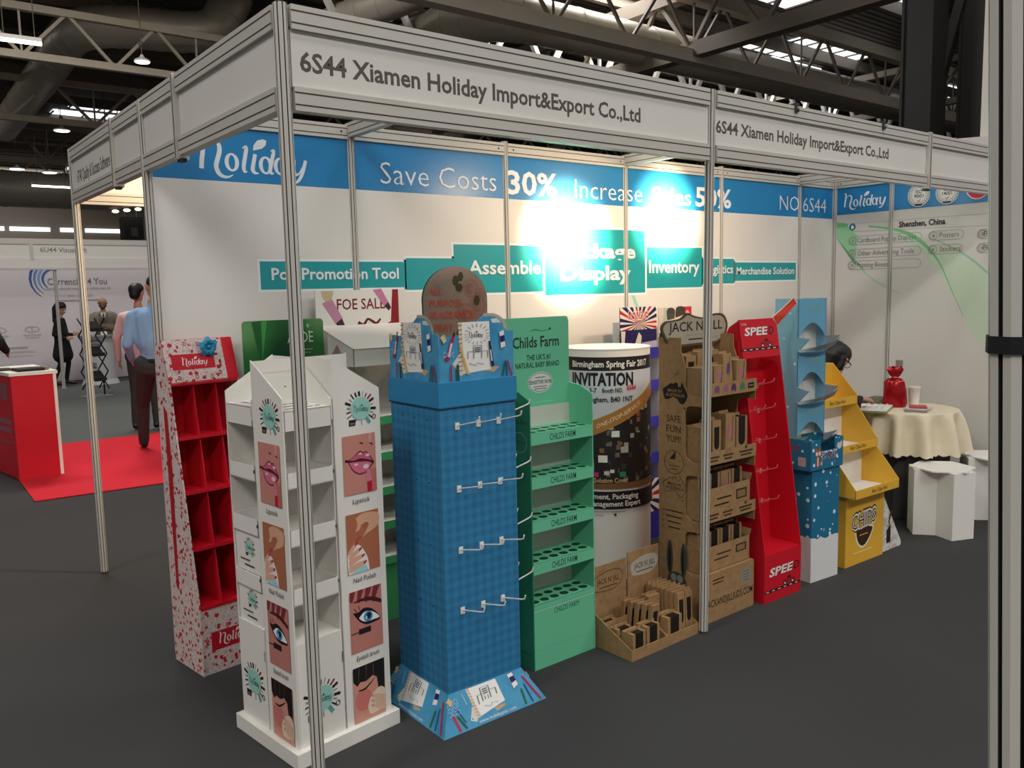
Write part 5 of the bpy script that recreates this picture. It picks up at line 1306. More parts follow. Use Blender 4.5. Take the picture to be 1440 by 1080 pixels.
# ------------------------------------------------------------------ table corner
TX, TY, TR = 4.79, .48, .33
t = thing('round_table', 'round table with a dark base under a beige scalloped cloth', 'table', (TX, TY, 0))
m = MB(); m.lathe([(TR-.01, .715), (TR-.004, .72), (TR-.004, .738), (TR-.01, .742)], (0, 0, 0), 'wood_white', 48); m.build('tabletop', t)
m = MB(); m.lathe([(.045, .02), (.045, .715)], (0, 0, 0), 'dark_steel', 16); m.build('pedestal', t)
m = MB(); m.lathe([(.20, 0), (.20, .012), (.05, .025)], (0, 0, 0), 'dark_steel', 32); m.build('base', t)
m = MB(); n = 220
def fold(a): return (.5+.5*math.sin(13*a+.9*math.sin(2*a+.6)))**1.4
rings = []
for q, (r, z, k) in enumerate(((.02, .751, 0), (.2, .751, 0), (TR-.012, .751, 0), (TR+.002, .747, 0), (TR+.008, .735, .12), (TR+.014, .70, .5), (TR+.026, .62, .85), (TR+.042, .52, 1.0), (TR+.052, .475, 1.05))):
    ring = []
    for i in range(n):
        a = 2*PI*i/n; rr = r+k*.085*(fold(a)-.5)
        zz = z if q < 8 else z-.014*abs(math.sin(a*46/2))
        ring.append((rr*math.cos(a), rr*math.sin(a), zz))
    rings.append(ring)
m.loft(rings, 'cloth', cap=False); m.add(rings[0], [tuple(range(n))], 'cloth')
o = m.build('tablecloth', None, smooth=True); o.location = (TX, TY, 0); tag(o, 'beige tablecloth with a scalloped hem hanging in folds over the round table', 'tablecloth')
m = MB(); n = 60
m.loft([[((TR-.05)*math.cos(2*PI*i/n)+.01*math.sin(i*1.9), (TR-.05)*math.sin(2*PI*i/n), z) for i in range(n)] for z in (.005, .712)], 'skirt', cap=False); m.build('under_skirt', t, smooth=True)

# things on the table
t = thing('gift_bag', 'shiny red gift bag tied at the neck, standing on the round table', 'gift bag', (4.765, .565, .752), math.radians(-63))
m = MB(); rings = []
for z, w, d in ((0, .095, .045), (.03, .105, .055), (.12, .096, .05), (.18, .088, .042), (.205, .06, .028), (.214, .014, .014)):
    rings.append([(.78*w*math.cos(a)*(1+.06*math.sin(5*a+z*60)), d*math.sin(a)*(1+.06*math.cos(7*a+z*40)), z) for a in (2*PI*k/24 for k in range(24))])
m.loft(rings, 'foil_red'); m.build('pouch', t, True)
m = MB(); rings = []
for z, w, d in ((.212, .014, .014), (.232, .05, .022), (.262, .068, .026), (.285, .05, .014)):
    rings.append([(.78*w*math.cos(a)*(1+.1*math.sin(6*a)), d*math.sin(a)*(1+.12*math.cos(5*a)), z+.008*math.sin(4*a)) for a in (2*PI*k/24 for k in range(24))])
m.loft(rings, 'foil_red'); m.build('ruffle', t, True)
m = MB(); m.lathe([(.017, .208), (.019, .213), (.017, .218)], (0, 0, 0), '#d9a0a5', 14); m.build('tie', t)
t = thing('paper_cup', 'white paper cup beside the red gift bag', 'cup', (4.93, .505, .752), 0)
m = MB(); m.lathe([(.032, 0), (.043, .125), (.046, .128), (.046, .135), (.041, .135), (.030, .01), (.001, .01)], (0, 0, 0), 'plastic_white', 28); m.build('cup_body', t, True)
m = MB(); m.lathe([(.0425, .126), (.0465, .130), (.0425, .136)], (0, 0, 0), 'plastic_white', 28); m.build('rim', t, True)
def book(label, x, y, z, w, d, h, rz, cover, name='brochure', group=None, cat='brochure'):
    t = thing(name, label, cat, (x, y, z), rz, group)
    m = MB(); m.box(-w/2, -d/2, 0, w/2, d/2, .0015, cover); m.box(-w/2, -d/2, h-.0015, w/2, d/2, h, cover); m.box(-w/2, -d/2, 0, -w/2+.002, d/2, h, cover); m.build('cover', t)
    m = MB(); m.box(-w/2+.002, -d/2+.003, .0015, w/2-.003, d/2-.003, h-.0015, 'white_card'); m.build('pages', t)
book('grey-pink brochure at the bottom of the small pile by the gift bag', 4.70, .36, .752, .20, .14, .010, .3, '#a58f94')
book('white brochure in the middle of the small pile by the gift bag', 4.71, .365, .7625, .19, .13, .008, .1, '#d8d3d0')
book('red-patterned leaflet on top of the small pile by the gift bag', 4.73, .375, .771, .15, .11, .006, .5, '#b8434f')
book('dark green book lying at the rear of the table', 4.86, .73, .752, .22, .15, .025, -.35, '#3b452f', 'book', None, 'book')
book('olive green book on top of the dark green one at the rear', 4.83, .72, .778, .21, .14, .018, .1, '#6d7450', 'book', None, 'book')
t = thing('open_catalogue', 'open catalogue with a yellow-green edge in front of the seated woman', 'catalogue', (4.53, .585, .752), .35)
m = MB(); m.box(-.16, -.10, 0, .16, .10, .012, '#8a8f52'); m.build('cover', t)
m = MB()
for s in (-1, 1):
    m.prism([(0, -.097, .012), (s*.157, -.097, .013), (s*.155, -.097, .022), (s*.08, -.097, .030), (s*.02, -.097, .028), (0, -.097, .018)], (0, .194, 0), 'white_card')
A = Art(m, (0, -.09, .031), (1, 0, 0), (0, 1, 0))
m.build('pages', t)
m = MB()
for s in (-1, 1):
    for k in range(4): m.box(s*.08-.05, -.07+.04*k, .0305, s*.08+.05, -.060+.04*k, .0312, '#c9c8c2')
m.build('printed_lines', t)

# hexagonal white cardboard stools with three wings
def stool(label, x, y, rz):
    t = thing('cardboard_stool', label, 'stool', (x, y, 0), rz)
    m = MB(); R = .2
    m.prism([(R*math.cos(k*PI/3), R*math.sin(k*PI/3), .432) for k in range(6)], (0, 0, .008), 'white_card'); m.build('seat', t)
    for k in range(3):
        a0 = k*2*PI/3
        m = MB(T=Matrix.Rotation(a0, 4, 'Z')); m.prism([(.02, -.085, 0), (R*.93, -.085, 0), (R*.93, .085, 0), (.02, .085, 0)], (0, 0, .432), 'white_card')
        m.build('leg_box', t)
    m = MB(); m.prism([(.07, -.125, .43), (.15, -.15, .43), (.10, -.10, .36)], (.004, .004, 0), 'grey_card'); m.build('fold_flap', t)
    return t
stool('white hexagonal cardboard stool in front of the table, fully in view', 4.445, .065, math.radians(8))
stool('white cardboard stool behind the first one, cut off by the near pole', 5.05, 0.0, math.radians(12))
stool('white cardboard stool under the seated woman, hidden behind the yellow stand', 4.11, .74, math.radians(20))

# ------------------------------------------------------------------ people: one continuous skin grown over a capsule skeleton
def capsule(a, b, r0, r1, n=10):
    a, b = Vector(a), Vector(b); d = b-a; L = d.length
    t = d/L if L > 1e-6 else Vector((0, 0, 1))
    q = Vector((0, 0, 1)) if abs(t.z) < .9 else Vector((1, 0, 0)); x = t.cross(q).normalized(); y = t.cross(x)
    rings = []
    for k in range(1, 5): ph = PI/2*(1-k/4); rings.append((a-t*r0*math.sin(ph), r0*math.cos(ph)))
    for k in range(0, 4): ph = PI/2*k/4; rings.append((b+t*r1*math.sin(ph), r1*math.cos(ph)))
    rr = [[c+(x*math.cos(2*PI*i/n)+y*math.sin(2*PI*i/n))*max(r, 1e-4) for i in range(n)] for c, r in rings]
    return rr
def seg_d(p, a, b, r0, r1):
    d = b-a; L2 = d.length_squared; u = 0 if L2 < 1e-9 else max(0, min(1, (p-a).dot(d)/L2))
    return (p-(a+d*u)).length-(r0+(r1-r0)*u)
def grow(name, caps, voxel, parent, smooth_it=3):
    """caps: (a, b, r0, r1, material)"""
    mb = MB()
    for a, b, r0, r1, mt in caps: mb.loft(capsule(a, b, r0, r1), 'skin')
    o = mb.build(name, None)
    md = o.modifiers.new('skin', 'REMESH'); md.mode = 'VOXEL'; md.voxel_size = voxel; md.adaptivity = 0
    dg = bpy.context.evaluated_depsgraph_get(); dg.update()
    me = bpy.data.meshes.new_from_object(o.evaluated_get(dg))
    old = o.data; o.modifiers.clear()
    bm = bmesh.new(); bm.from_mesh(me)
    for _ in range(smooth_it): bmesh.ops.smooth_vert(bm, verts=bm.verts, factor=.5, use_axis_x=True, use_axis_y=True, use_axis_z=True)
    bm.to_mesh(me); bm.free()
    o.data = me; bpy.data.meshes.remove(old); me.materials.clear()
    names = []
    for c in caps:
        if c[4] not in names: names.append(c[4])
    for n in names: me.materials.append(M(n))
    cc = [(Vector(a), Vector(b), r0, r1, names.index(mt)) for a, b, r0, r1, mt in caps]
    idx = []
    for p in me.polygons:
        c = p.center; idx.append(min(cc, key=lambda q: seg_d(c, q[0], q[1], q[2], q[3]))[4])
    me.polygons.foreach_set('material_index', idx); me.polygons.foreach_set('use_smooth', [True]*len(idx)); me.update()
    if parent is not None: o.parent = parent
    return o
def hand(w, d, n, skin='skin', curl=.5, s=1.0):
    """palm and five fingers: wrist w, pointing d, palm normal n"""
    w, d, n = Vector(w), Vector(d).normalized(), Vector(n).normalized(); x = d.cross(n).normalized()
    c = [(w, w+d*.03*s, .024*s, .026*s, skin)]
    for o in (-.022, 0, .022): c.append((w+d*.03*s+x*o*s, w+d*.085*s+x*o*1.25*s, .014*s, .012*s, skin))
    for o, L in ((-.030, .062), (-.010, .075), (.011, .070), (.031, .055)):
        p0 = w+d*.085*s+x*o*s; d1 = (d+n*curl*.5).normalized(); p1 = p0+d1*L*.5*s; d2 = (d+n*curl*1.6).normalized(); p2 = p1+d2*L*.5*s
        c += [(p0, p1, .0095*s, .0085*s, skin), (p1, p2, .0085*s, .007*s, skin)]
    q0 = w+d*.03*s-x*.025*s; q1 = q0+(d*.6-x*.8+n*.2).normalized()*.038*s; q2 = q1+(d*.9-x*.3+n*.3).normalized()*.032*s
    return c+[(q0, q1, .012*s, .010*s, skin), (q1, q2, .010*s, .008*s, skin)]
def head(c, f, skin='skin', tilt=0.0, s=1.0):
    """c: centre of the skull, f: facing (unit)"""
    c, f = Vector(c), Vector(f).normalized(); up = Vector((0, 0, 1)); up = (up-f*up.dot(f)).normalized(); x = f.cross(up)
    P = lambda a, b, z: c+x*a*s+f*b*s+up*z*s
    return [(P(0, -.03, .03), P(0, .015, .025), .083*s, .080*s, skin), (P(0, .02, -.03), P(0, .045, -.075), .060*s, .036*s, skin),
            (P(-.03, .01, -.05), P(0, .05, -.085), .035*s, .026*s, skin), (P(.03, .01, -.05), P(0, .05, -.085), .035*s, .026*s, skin),
            (P(0, .088, .008), P(0, .112, -.022), .009*s, .014*s, skin), (P(-.02, .082, -.056), P(.02, .082, -.056), .013*s, .013*s, skin),
            (P(-.082, -.012, .005), P(-.080, -.006, -.025), .014*s, .010*s, skin), (P(.082, -.012, .005), P(.080, -.006, -.025), .014*s, .010*s, skin)], P
def face(P, parent, beard=None, glasses=True, s=1.0):
    for a in (-.032, .032):
        m = MB(); m.ball(P(a, .080, .012), .0125*s, '#f0ece6', 6); m.ball(P(a, .0895, .012), .0065*s, '#1c1310', 6); m.build('eye', parent, True)
        m = MB(); m.tube([P(a-.018, .088, .032), P(a, .093, .037), P(a+.018, .086, .032)], .0045*s, 'hair', 6); m.build('eyebrow', parent, True)
    m = MB(); m.tube([P(-.022, .089, -.058), P(0, .096, -.056), P(.022, .089, -.058)], .005*s, '#8a4a42', 6); m.build('lips', parent, True)
    if glasses:
        m = MB()
        for a in (-.034, .034):
            ring = [P(a+.026*math.cos(q*PI/8), .104, .012+.020*math.sin(q*PI/8)) for q in range(17)]; m.tube(ring, .0028*s, 'black', 6)
        m.tube([P(-.010, .104, .014), P(.010, .104, .014)], .0028*s, 'black', 6)
        for a in (-1, 1): m.tube([P(a*.060, .102, .016), P(a*.084, .0, .014)], .0026*s, 'black', 6)
        m.build('glasses', parent, True)
def legs(hipz, L, R, mat, shoe='shoe', rt=.085, barefoot=False):
    """each leg: (hip, knee, ankle, toe-direction)"""
    c = []
    for hip, kn, an, td in (L, R):
        hip, kn, an, td = Vector(hip), Vector(kn), Vector(an), Vector(td).normalized()
        c += [(hip, kn, rt, rt*.68, mat), (kn, an, rt*.66, rt*.52, mat)]
        b = Vector((an.x, an.y, an.z-.045))
        c += [(b-td*.02, b+td*.09, .040, .036, shoe), (b+td*.09, b+td*.16, .034, .026, shoe)]
    return c

# man in blue shirt, seen from behind, walking away on the red carpet
t = thing('person', 'person in a light blue shirt and dark trousers seen from behind, beside the rear post', 'person', (1.345, 6.55, .011), math.radians(172))
sh = 'cloth_blue'
hc, P = head((-.02, .0, 1.735), (.25, -1, -.05), 'skin')
caps = [((0, 0, 1.08), (0, .02, 1.18), .155, .165, sh), ((-.07, .02, 1.20), (-.10, .03, 1.42), .13, .11, sh), ((.07, .02, 1.20), (.10, .03, 1.42), .13, .11, sh), ((-.14, .02, 1.47), (.14, .02, 1.47), .075, .075, sh),
        ((0, .02, 1.50), (0, .01, 1.60), .058, .052, 'skin'), ((0, .025, 1.51), (0, .02, 1.545), .066, .062, sh)]
caps += [((-.09, 0, .95), (.09, 0, .95), .132, .132, 'trousers'), ((0, 0, .95), (0, 0, 1.0), .145, .145, 'trousers')]
caps += legs(.95, ((.10, 0, .93), (.12, -.36, .53), (.11, -.60, .095), (.1, -1, 0)), ((-.10, 0, .93), (-.10, .03, .52), (-.07, .26, .10), (-.05, -1, 0)), 'trousers', rt=.108)
for s_, e, w in ((1, (.27, .06, 1.18), (.22, -.12, 1.02)), (-1, (-.27, .05, 1.18), (-.20, -.16, 1.06))):
    caps += [((s_*.20, .02, 1.45), e, .066, .052, sh), (e, w, .050, .036, sh)]; caps += hand(w, (Vector(w)-Vector(e)), (-s_, 0, 0), 'skin')
caps += hc
grow('body', caps, .010, t)
m = MB(); m.box(-.15, -.13, .985, .15, .135, 1.02, 'black'); m.v = [(x*1.0, y, z) for x, y, z in m.v]
b = grow('belt', [((.135*math.cos(a), .125*math.sin(a)+.005, 1.0), (.135*math.cos(a+.4), .125*math.sin(a+.4)+.005, 1.0), .022, .022, 'black') for a in (k*PI/8 for k in range(16))], .010, t)
grow('hair', [(P(0, -.035, .045), P(0, .0, .06), .084, .072, 'hair'), (P(0, -.06, -.02), P(0, -.05, .02), .06, .07, 'hair')], .010, t)
# man in pink shirt beyond him
t = thing('person', 'person with dark hair in a pale pink shirt, half hidden by the blue-shirted one', 'person', (1.72, 8.6, .005), math.radians(150))
sh = 'cloth_pink'
hc, P = head((.0, .0, 1.70), (-.2, -1, -.05), 'skin')
caps = [((0, 0, .98), (0, .01, 1.15), .145, .155, sh), ((-.07, .01, 1.18), (-.09, .02, 1.38), .125, .105, sh), ((.07, .01, 1.18), (.09, .02, 1.38), .125, .105, sh), ((-.13, .01, 1.42), (.13, .01, 1.42), .07, .07, sh), ((0, .01, 1.46), (0, .0, 1.57), .055, .05, 'skin')]
caps += [((-.08, 0, .93), (.08, 0, .93), .118, .118, 'trousers')]
caps += legs(.92, ((.095, 0, .90), (.11, -.03, .50), (.12, .02, .10), (.1, -1, 0)), ((-.095, 0, .90), (-.11, -.05, .50), (-.13, .0, .10), (-.2, -1, 0)), 'trousers', rt=.09)
for s_, e, w in ((1, (.27, .03, 1.15), (.29, -.06, .90)), (-1, (-.27, .03, 1.15), (-.20, -.15, .98))):
    caps += [((s_*.19, .01, 1.41), e, .062, .05, sh), (e, w, .048, .036, sh)]; caps += hand(w, Vector(w)-Vector(e), (-s_, 0, 0), 'skin')
caps += hc
grow('body', caps, .011, t)
grow('hair', [(P(0, -.035, .045), P(0, .02, .06), .088, .075, 'hair'), (P(0, -.065, -.02), P(0, -.055, .02), .065, .07, 'hair')], .011, t)
# bearded man in a grey suit with folded arms
t = thing('person', 'person in a grey suit and tie with folded arms, standing behind the grey podium', 'person', (2.93, 16.05, 0), math.radians(-13))
sh = 'cloth_grey'
hc, P = head((0, -.01, 1.56), (0, -1, -.05), 'skin_dark')
caps = [((0, 0, .86), (0, 0, 1.08), .155, .155, sh), ((-.07, 0, 1.08), (-.09, .0, 1.26), .125, .11, sh), ((.07, 0, 1.08), (.09, .0, 1.26), .125, .11, sh), ((-.14, 0, 1.32), (.14, 0, 1.32), .075, .075, sh), ((0, 0, 1.36), (0, -.005, 1.45), .055, .05, 'skin_dark'), ((-.07, 0, .80), (.07, 0, .80), .14, .14, sh)]
caps += legs(.85, ((.09, 0, .82), (.11, -.02, .46), (.12, .0, .10), (.2, -1, 0)), ((-.09, 0, .82), (-.11, -.02, .46), (-.12, .0, .10), (-.2, -1, 0)), 'trousers', rt=.085)
for s_, e, w, dz in ((1, (.27, -.06, 1.07), (-.06, -.215, 1.11), 0), (-1, (-.27, -.06, 1.06), (.08, -.20, 1.06), 0)):
    caps += [((s_*.19, 0, 1.31), e, .066, .056, sh), (e, w, .054, .042, sh)]; caps += hand(w, (-s_, -.05, .1), (0, 1, 0), 'skin_dark', .4)
caps += hc
body = grow('body', caps, .010, t)
m = MB(); m.prism([(-.05, -.118, 1.37), (.05, -.118, 1.37), (.0, -.150, 1.16)], (0, .02, 0), '#e8e4df'); m.build('shirt_front', t)
m = MB(); m.prism([(-.015, -.128, 1.355), (.015, -.128, 1.355), (.022, -.158, 1.20), (0, -.160, 1.16), (-.022, -.158, 1.20)], (0, .012, 0), '#5b4b34'); m.build('tie', t)
for s_ in (-1, 1):
    m = MB(); m.prism([(s_*.05, -.115, 1.385), (s_*.10, -.10, 1.34), (s_*.075, -.135, 1.24), (s_*.01, -.158, 1.14)], (0, .012, 0), '#7c7266'); m.build('lapel', t)
face(P, t)
grow('beard', [(P(-.055, .03, -.05), P(0, .062, -.098), .022, .026, 'hair'), (P(.055, .03, -.05), P(0, .062, -.098), .022, .026, 'hair'), (P(-.03, .085, -.043), P(.03, .085, -.043), .008, .008, 'hair')], .008, t)
# woman in a black coat, in profile
t = thing('person', 'person with long dark hair in a black coat, in profile at the far stand', 'person', (2.02, 15.35, 0), math.radians(62))
sh = 'cloth_black'
hc, P = head((0, -.02, 1.475), (0, -1, -.08), 'skin', s=.95)
caps = [((0, 0, .84), (0, .01, 1.02), .135, .125, sh), ((-.06, .0, 1.02), (-.07, .01, 1.20), .11, .09, sh), ((.06, .0, 1.02), (.07, .01, 1.20), .11, .09, sh), ((-.11, .01, 1.26), (.11, .01, 1.26), .062, .062, sh), ((0, .0, 1.29), (0, -.01, 1.38), .045, .042, 'skin'), ((-.05, .02, .60), (-.05, 0, .84), .15, .12, sh), ((.05, -.02, .60), (.05, 0, .84), .15, .12, sh)]
caps += legs(.8, ((.07, 0, .78), (.08, -.06, .44), (.09, .0, .13), (.1, -1, -.2)), ((-.07, 0, .78), (-.08, .03, .44), (-.08, .16, .13), (.0, -1, -.2)), 'cloth_black', rt=.072)
for s_, e, w in ((1, (.20, .05, .99), (.16, -.14, .98)), (-1, (-.20, .06, 1.0), (-.15, -.12, .92))):
    caps += [((s_*.155, .01, 1.24), e, .052, .044, sh), (e, w, .042, .032, sh)]; caps += hand(w, (0, -1, .1), (-s_, 0, 0), 'skin', .5, .9)
caps += [((.09, .045, .005), (.09, .04, .10), .012, .02, 'shoe'), ((-.08, .205, .005), (-.08, .20, .10), .012, .02, 'shoe')]
caps += hc
grow('body', caps, .010, t); face(P, t, glasses=False, s=.95)
grow('hair', [(P(0, -.03, .045), P(0, .015, .055), .095, .085, 'hair'), (P(0, -.07, .0), P(0, -.08, -.24), .085, .065, 'hair'), (P(-.07, -.03, -.02), P(-.065, -.02, -.20), .03, .025, 'hair'), (P(.07, -.03, -.02), P(.065, -.02, -.20), .03, .025, 'hair')], .010, t)
# dark figure cut by the left edge
t = thing('person', 'person in black at the left edge of the picture, only an elbow in view', 'person', (-.08, 7.82, .011), math.radians(120))
hc, P = head((0, -.01, 1.63), (0, -1, -.05), 'skin')
caps = [((0, 0, .95), (0, 0, 1.15), .145, .155, sh), ((-.07, 0, 1.16), (-.09, .0, 1.34), .12, .10, sh), ((.07, 0, 1.16), (.09, .0, 1.34), .12, .10, sh), ((-.13, 0, 1.39), (.13, 0, 1.39), .07, .07, sh), ((0, 0, 1.42), (0, 0, 1.52), .052, .048, 'skin'), ((-.08, 0, .90), (.08, 0, .90), .115, .115, 'trousers')]
caps += legs(.9, ((.09, 0, .87), (.10, -.02, .48), (.11, 0, .10), (.1, -1, 0)), ((-.09, 0, .87), (-.10, -.02, .48), (-.11, 0, .10), (-.1, -1, 0)), 'trousers', rt=.088)
for s_, e, w in ((1, (.35, .05, 1.22), (.16, -.18, 1.12)), (-1, (-.36, .02, 1.22), (-.16, -.20, 1.12))):
    caps += [((s_*.18, 0, 1.39), e, .068, .062, sh), (e, w, .058, .04, sh)]; caps += hand(w, Vector(w)-Vector(e), (0, 1, 0), 'skin')
caps += hc
grow('body', caps, .011, t)
grow('hair', [(P(0, -.035, .045), P(0, .015, .06), .088, .075, 'hair'), (P(0, -.06, -.02), P(0, -.05, .02), .062, .07, 'hair')], .011, t)
# seated woman reading at the round table
t = thing('person', 'person with short black hair and glasses reading at the table behind the yellow stand', 'person', (4.11, .74, 0), math.radians(82))
sh = 'cloth_black'
hc, P = head((-.0, -.13, 1.115), (.05, -1, -.55), 'skin', s=.98)
caps = [((-.08, .02, .55), (.08, .02, .55), .105, .105, 'trousers'), ((0, .02, .58), (0, -.02, .72), .135, .13, sh), ((-.06, -.03, .74), (-.07, -.06, .88), .11, .09, sh), ((.06, -.03, .74), (.07, -.06, .88), .11, .09, sh), ((-.12, -.06, .92), (.12, -.06, .92), .06, .06, sh), ((0, -.07, .95), (0, -.10, 1.04), .05, .046, '#6d1822'), ((0, -.09, 1.0), (0, -.12, 1.08), .044, .042, 'skin')]
caps += legs(.5, ((.09, .0, .525), (.10, -.27, .50), (.10, -.27, .11), (0, -1, 0)), ((-.09, .0, .525), (-.10, -.26, .50), (-.10, -.22, .11), (0, -1, 0)), 'trousers', rt=.078)
for s_, e, w in ((1, (.19, -.12, .82), (.10, -.31, .815)), (-1, (-.19, -.10, .82), (-.10, -.26, .845))):
    caps += [((s_*.165, -.06, .90), e, .050, .042, sh), (e, w, .040, .028, sh)]; caps += hand(w, (s_*.1-.0, -1, -.05), (0, .1, -1), 'skin', .9, .92)
caps += hc
grow('body', caps, .0085, t); face(P, t, s=.98)
grow('hair', [(P(0, -.03, .045), P(0, .03, .062), .092, .080, 'hair'), (P(0, -.06, .0), P(0, -.06, -.06), .078, .055, 'hair'), (P(-.07, -.025, .01), P(-.070, -.015, -.055), .03, .026, 'hair'), (P(.07, -.025, .01), P(.070, -.015, -.055), .03, .026, 'hair'), (P(-.05, .045, .075), P(.05, .045, .075), .024, .024, 'hair')], .008, t)

# ------------------------------------------------------------------ the neighbouring and far stands on the left
mm = MB(); mm.prism([(-.02, 5.3, .0045), (1.9, 5.2, .0045), (2.5, 8.2, .0045), (.06, 8.2, .0045)], (0, 0, .006), 'carpet_red')
o = mm.build('red_carpet'); tag(o, 'bright red carpet laid on the floor in front of the far stands', 'carpet')
t = thing('reception_counter', 'red counter with a white top and white edge standing on the red carpet', 'counter', (.012, 6.33, .0105), 0)
m = MB(); m.prism([(0, 0, 0), (.345, .02, 0), (.30, 1.0, 0), (-.13, .90, 0)], (0, 0, .955), 'red_card'); m.build('carcass', t)
m = MB(); m.prism([(-.012, -.012, .955), (.385, .01, .955), (.34, 1.02, .955), (-.15, .91, .955)], (0, 0, .03), 'wood_white'); m.build('worktop', t)
m = MB(); m.prism([(.345, .012, 0), (.372, .014, 0), (.335, 1.0, 0), (.305, 1.0, 0)], (0, 0, .955), 'wood_white'); m.build('edge_board', t)
m = MB(); U = Vector((-.13, .90, 0)).normalized(); A = Art(m, U*.88, -U, (0, 0, 1), .0006); A.rect(.55, .72, .74, .88, '#8d5560'); A.rect(.1, .50, .80, .55, '#9b5a66'); A.rect(.1, .42, .80, .47, '#9b5a66'); A.rect(.3, .32, .75, .34, '#8d5560'); m.build('printed_side', t, recalc=False)
t = thing('flat_case', 'flat dark case lying on the white counter top', 'case', (.12, 6.50, .9955), .1)
m = MB(); m.box(-.05, -.1, 0, .18, .12, .028, 'black'); m.build('case_body', t, bevel=.005); m = MB(); m.box(.18, -.05, .005, .23, .08, .03, '#8f7f6a'); m.build('end_flap', t)
t = thing('paper_bundle', 'dark flat bundle at the back of the white counter top', 'papers', (-.03, 6.75, .9955), .2)
m = MB(); m.box(-.08, -.1, 0, .1, .1, .018, '#3a352f'); m.build('sheets', t); m = MB(); m.box(-.08, -.01, .018, .1, .01, .021, 'black'); m.build('strap', t)

# far stand: pale wall with lettering, fascia, thin post
m = MB(); m.box(.2, 16.6, 0, 6.5, 16.66, 2.75, 'wall_lilac'); w = m.build('wall_pale'); struct(w)
m = MB(); A = Art(m, (0, 16.6, 0), (1, 0, 0), (0, 0, 1), .001)
for k, (r, c) in enumerate(((.40, '#3f5f9c'), (.33, '#6d8ec2'), (.26, '#86a4d2'), (.19, '#4a6cae'))):
    A.stroke([(2.18+r*math.cos(a)*1.05, 2.06+r*math.sin(a)*1.05, .012+.04*math.sin((a-1.2)/2.9*PI)) for a in [1.2+2.9*q/9 for q in range(10)]], .03, c, False)
A.text('Currencies 4 You', 2.06, 1.95, .13, '#7d7a86', 1.1, .012); A.text('Saving clients money is what we do', 2.03, 1.845, .06, '#a39aa4', 1.2)
A.text('Tel: 0800 614 1230', 2.25, 1.70, .05, '#b0a6b0', .62); A.rect(2.2, 1.62, 3.0, 1.65, '#b3a9b2')
for x in (1.15, 1.72): A.ring(x, 1.08, .13, .06, .012, '#a9a2a6', 24); A.text('S' if x > 1.5 else 'm', x, 1.05, .06, '#8e888c', None, 0, 'C'); A.rect(x-.16, .96, x+.16, .975, '#b5aeb1'); A.rect(x-.12, .91, x+.12, .922, '#b5aeb1')
A.rect(1.25, .72, 1.62, .74, '#a9a2a6'); A.rect(1.1, .64, 1.75, .655, '#b9b2b5'); A.rect(1.15, .56, 1.7, .57, '#b9b2b5')
m.build('wall_lettering', w)
t = thing('far_fascia', 'pale fascia board with grey lettering over the far stand', 'fascia', (-1.0, 15.0, 0), 0)
m = MB(); m.box(0, -.03, 2.42, 7, .03, 2.66, 'fascia'); m.build('panel', t)
m = MB(); m.box(0, -.04, 2.66, 7, .04, 2.76, 'alu'); m.build('top_rail', t); m = MB(); m.box(0, -.04, 2.22, 7, .04, 2.42, 'fascia'); m.box(0, -.045, 2.20, 7, .045, 2.235, 'alu'); m.build('bottom_rail', t)
m = MB(); A = Art(m, (0, -.03, 0), (1, 0, 0), (0, 0, 1), .001); A.text('6U44 Visualsoft', 2.72, 2.52, .085, '#8d877d', .78, .015); m.build('lettering', t)
m = MB(); m.box(2.55, -.045, 2.38, 2.61, -.03, 2.70, 'alu'); m.build('joint_strip', t)
t = thing('aluminium_post', 'thin pale post of the far stand, in front of the woman in black', 'post', (1.93, 15.0, 0)); post_mesh(MB(), 2.19, .01, .028).build('shaft', t); m = MB(); m.box(-.04, -.04, 0, .04, .04, .01, 'alu'); m.build('foot', t)
# podium
t = thing('podium', 'grey podium with a dark swirl logo in front of the suited person', 'podium', (2.64, 15.32, .0), math.radians(-10))
m = MB(); n = 20
def pod(rx, z): return [(rx*math.cos(PI+PI*k/n), .30*math.sin(PI+PI*k/n)*rx/.36, z) for k in range(n+1)]
m.loft([pod(.34, .0), pod(.30, .1), pod(.30, .92)], '#b9b6b6', cap=True); m.build('curved_front', t)
m = MB(); m.loft([pod(.35, .92), pod(.35, .955)], '#8f8c8a'); m.build('top', t)
m = MB(); A = Art(m, (0, 0, 0), (1, 0, 0), (0, 0, 1), .004, lambda x, y, d: Vector(((.302+d)*math.cos(1.5*PI+x/.28), (.252+d)*math.sin(1.5*PI+x/.28), y)))
for r, w_ in ((.20, .05), (.15, .03)): A.stroke([(-.05+r*math.cos(a), .60+r*1.3*math.sin(a)) for a in [1.1+3.6*q/10 for q in range(11)]], w_, '#5c6270', False)
m.build('logo', t)
m = MB(); m.box(.0, -.12, .955, .10, -.04, 1.02, '#e8e6e2'); o = m.build('card_holder'); o.parent = None; o.location = (2.68, 15.29, 0); tag(o, 'small white card block on top of the podium', 'card holder')
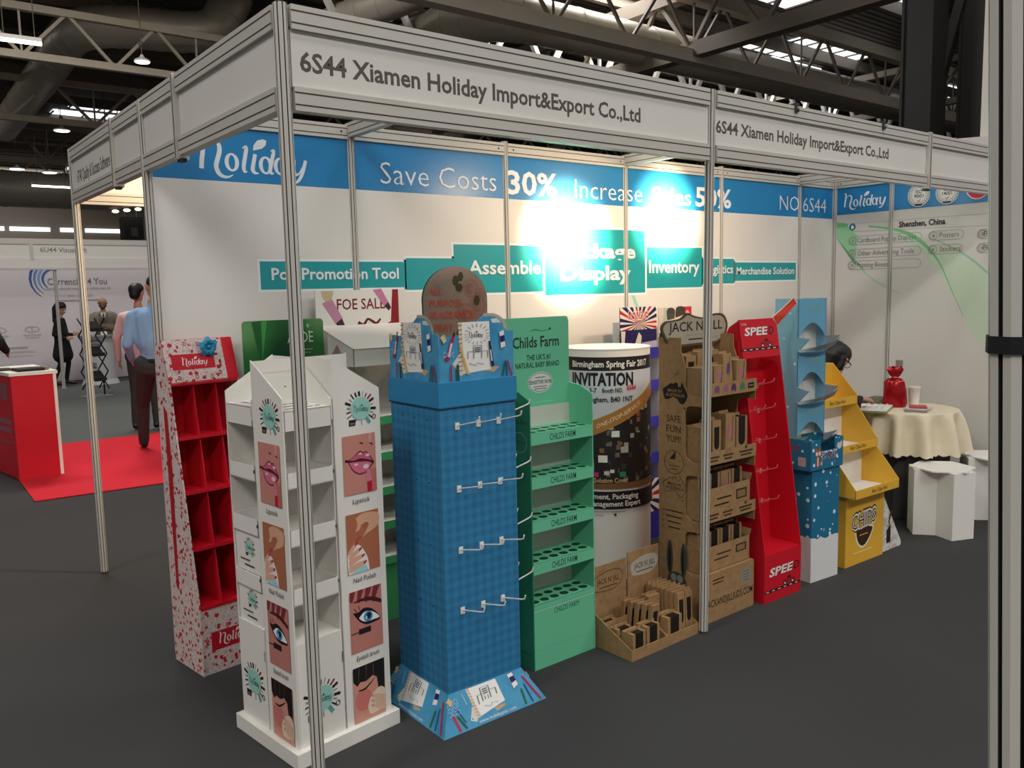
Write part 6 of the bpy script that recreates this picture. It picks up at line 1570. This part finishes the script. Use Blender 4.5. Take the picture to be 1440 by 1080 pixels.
# folding brochure rack
t = thing('brochure_rack', 'black folding zigzag brochure rack in front of the podium', 'rack', (2.09, 13.1, .004), math.radians(25))
for sx in (-.16, .16):
    m = MB()
    for k in range(4):
        z0, z1 = .12+.30*k, .42+.30*k
        m.bar((sx, -.13, z0), (sx, .13, z1), .016, .016, 'black'); m.bar((sx, .13, z0), (sx, -.13, z1), .016, .016, 'black')
    m.build('lattice_side', t)
for k in range(3):
    z = .28+.42*k
    m = MB(); m.prism([(-.11, -.14, z), (-.11, .0, z+.15), (-.11, .012, z+.14), (-.11, -.12, z-.015)], (.22, 0, 0), '#262626'); m.box(-.11, -.15, z-.02, .11, -.14, z+.04, '#262626'); m.build('pocket', t)
m = MB(); m.box(-.2, -.18, 0, .2, .18, .012, '#8f9190')
for sx in (-.16, .16): m.bar((sx, 0, .012), (sx, 0, .28), .02, .02, 'black')
m.build('foot_plate', t)
# equipment hanging far down the hall
t = thing('hanging_speaker', 'black box of equipment hanging far down the hall, left of the rear post', 'speaker', (7.1, 30, 3.75))
m = MB(); m.box(-.33, -.3, 0, .33, .3, .78, 'black'); m.build('cabinet', t); m = MB(); m.box(-.1, -.31, .1, .12, -.3, .4, '#4a4a4a'); m.build('screen', t)
m = MB()
for s_ in (-.2, .2): m.tube([(s_, 0, .78), (s_, 0, 5.75)], .02, 'steel_dark', 6)
m.build('hanging_cables', t)
t = thing('lighting_bar', 'bar of small bright spotlights hanging above the black box', 'lighting bar', (6.2, 29.2, 4.75), math.radians(10))
m = MB(); m.bar((0, 0, 0), (1.6, 0, .25), .08, .08, 'steel_dark'); m.build('bar', t)
for k in range(4):
    m = MB(); m.ball((.2+.4*k, -.05, -.10+.06*k), .09, 'lamp_glass', 6, (1.3, 1, .6)); m.build('spot_head', t)
m = MB()
for s_ in (.1, 1.5): m.tube([(s_, 0, .02), (s_, 0, 4.75)], .02, 'steel_dark', 6)
m.build('hanging_cables', t)
# hall stands in the distance
for i, (x0, x1, y, z, l) in enumerate(((-3, 3.4, 22.5, 2.9, 'distant pale stand wall at the far left, beyond the far fascia'), (3.6, 9.0, 24, 3.0, 'distant pale stand wall farther down the hall, right part'))):
    t = thing('distant_stand', l, 'exhibition stand', (0, y, 0))
    m = MB(); m.box(x0, 0, 0, x1, .1, z, 'fascia'); m.build('stand_wall', t); m = MB(); m.box(x0, -.03, z, x1, .12, z+.12, 'alu'); m.build('top_rail', t)
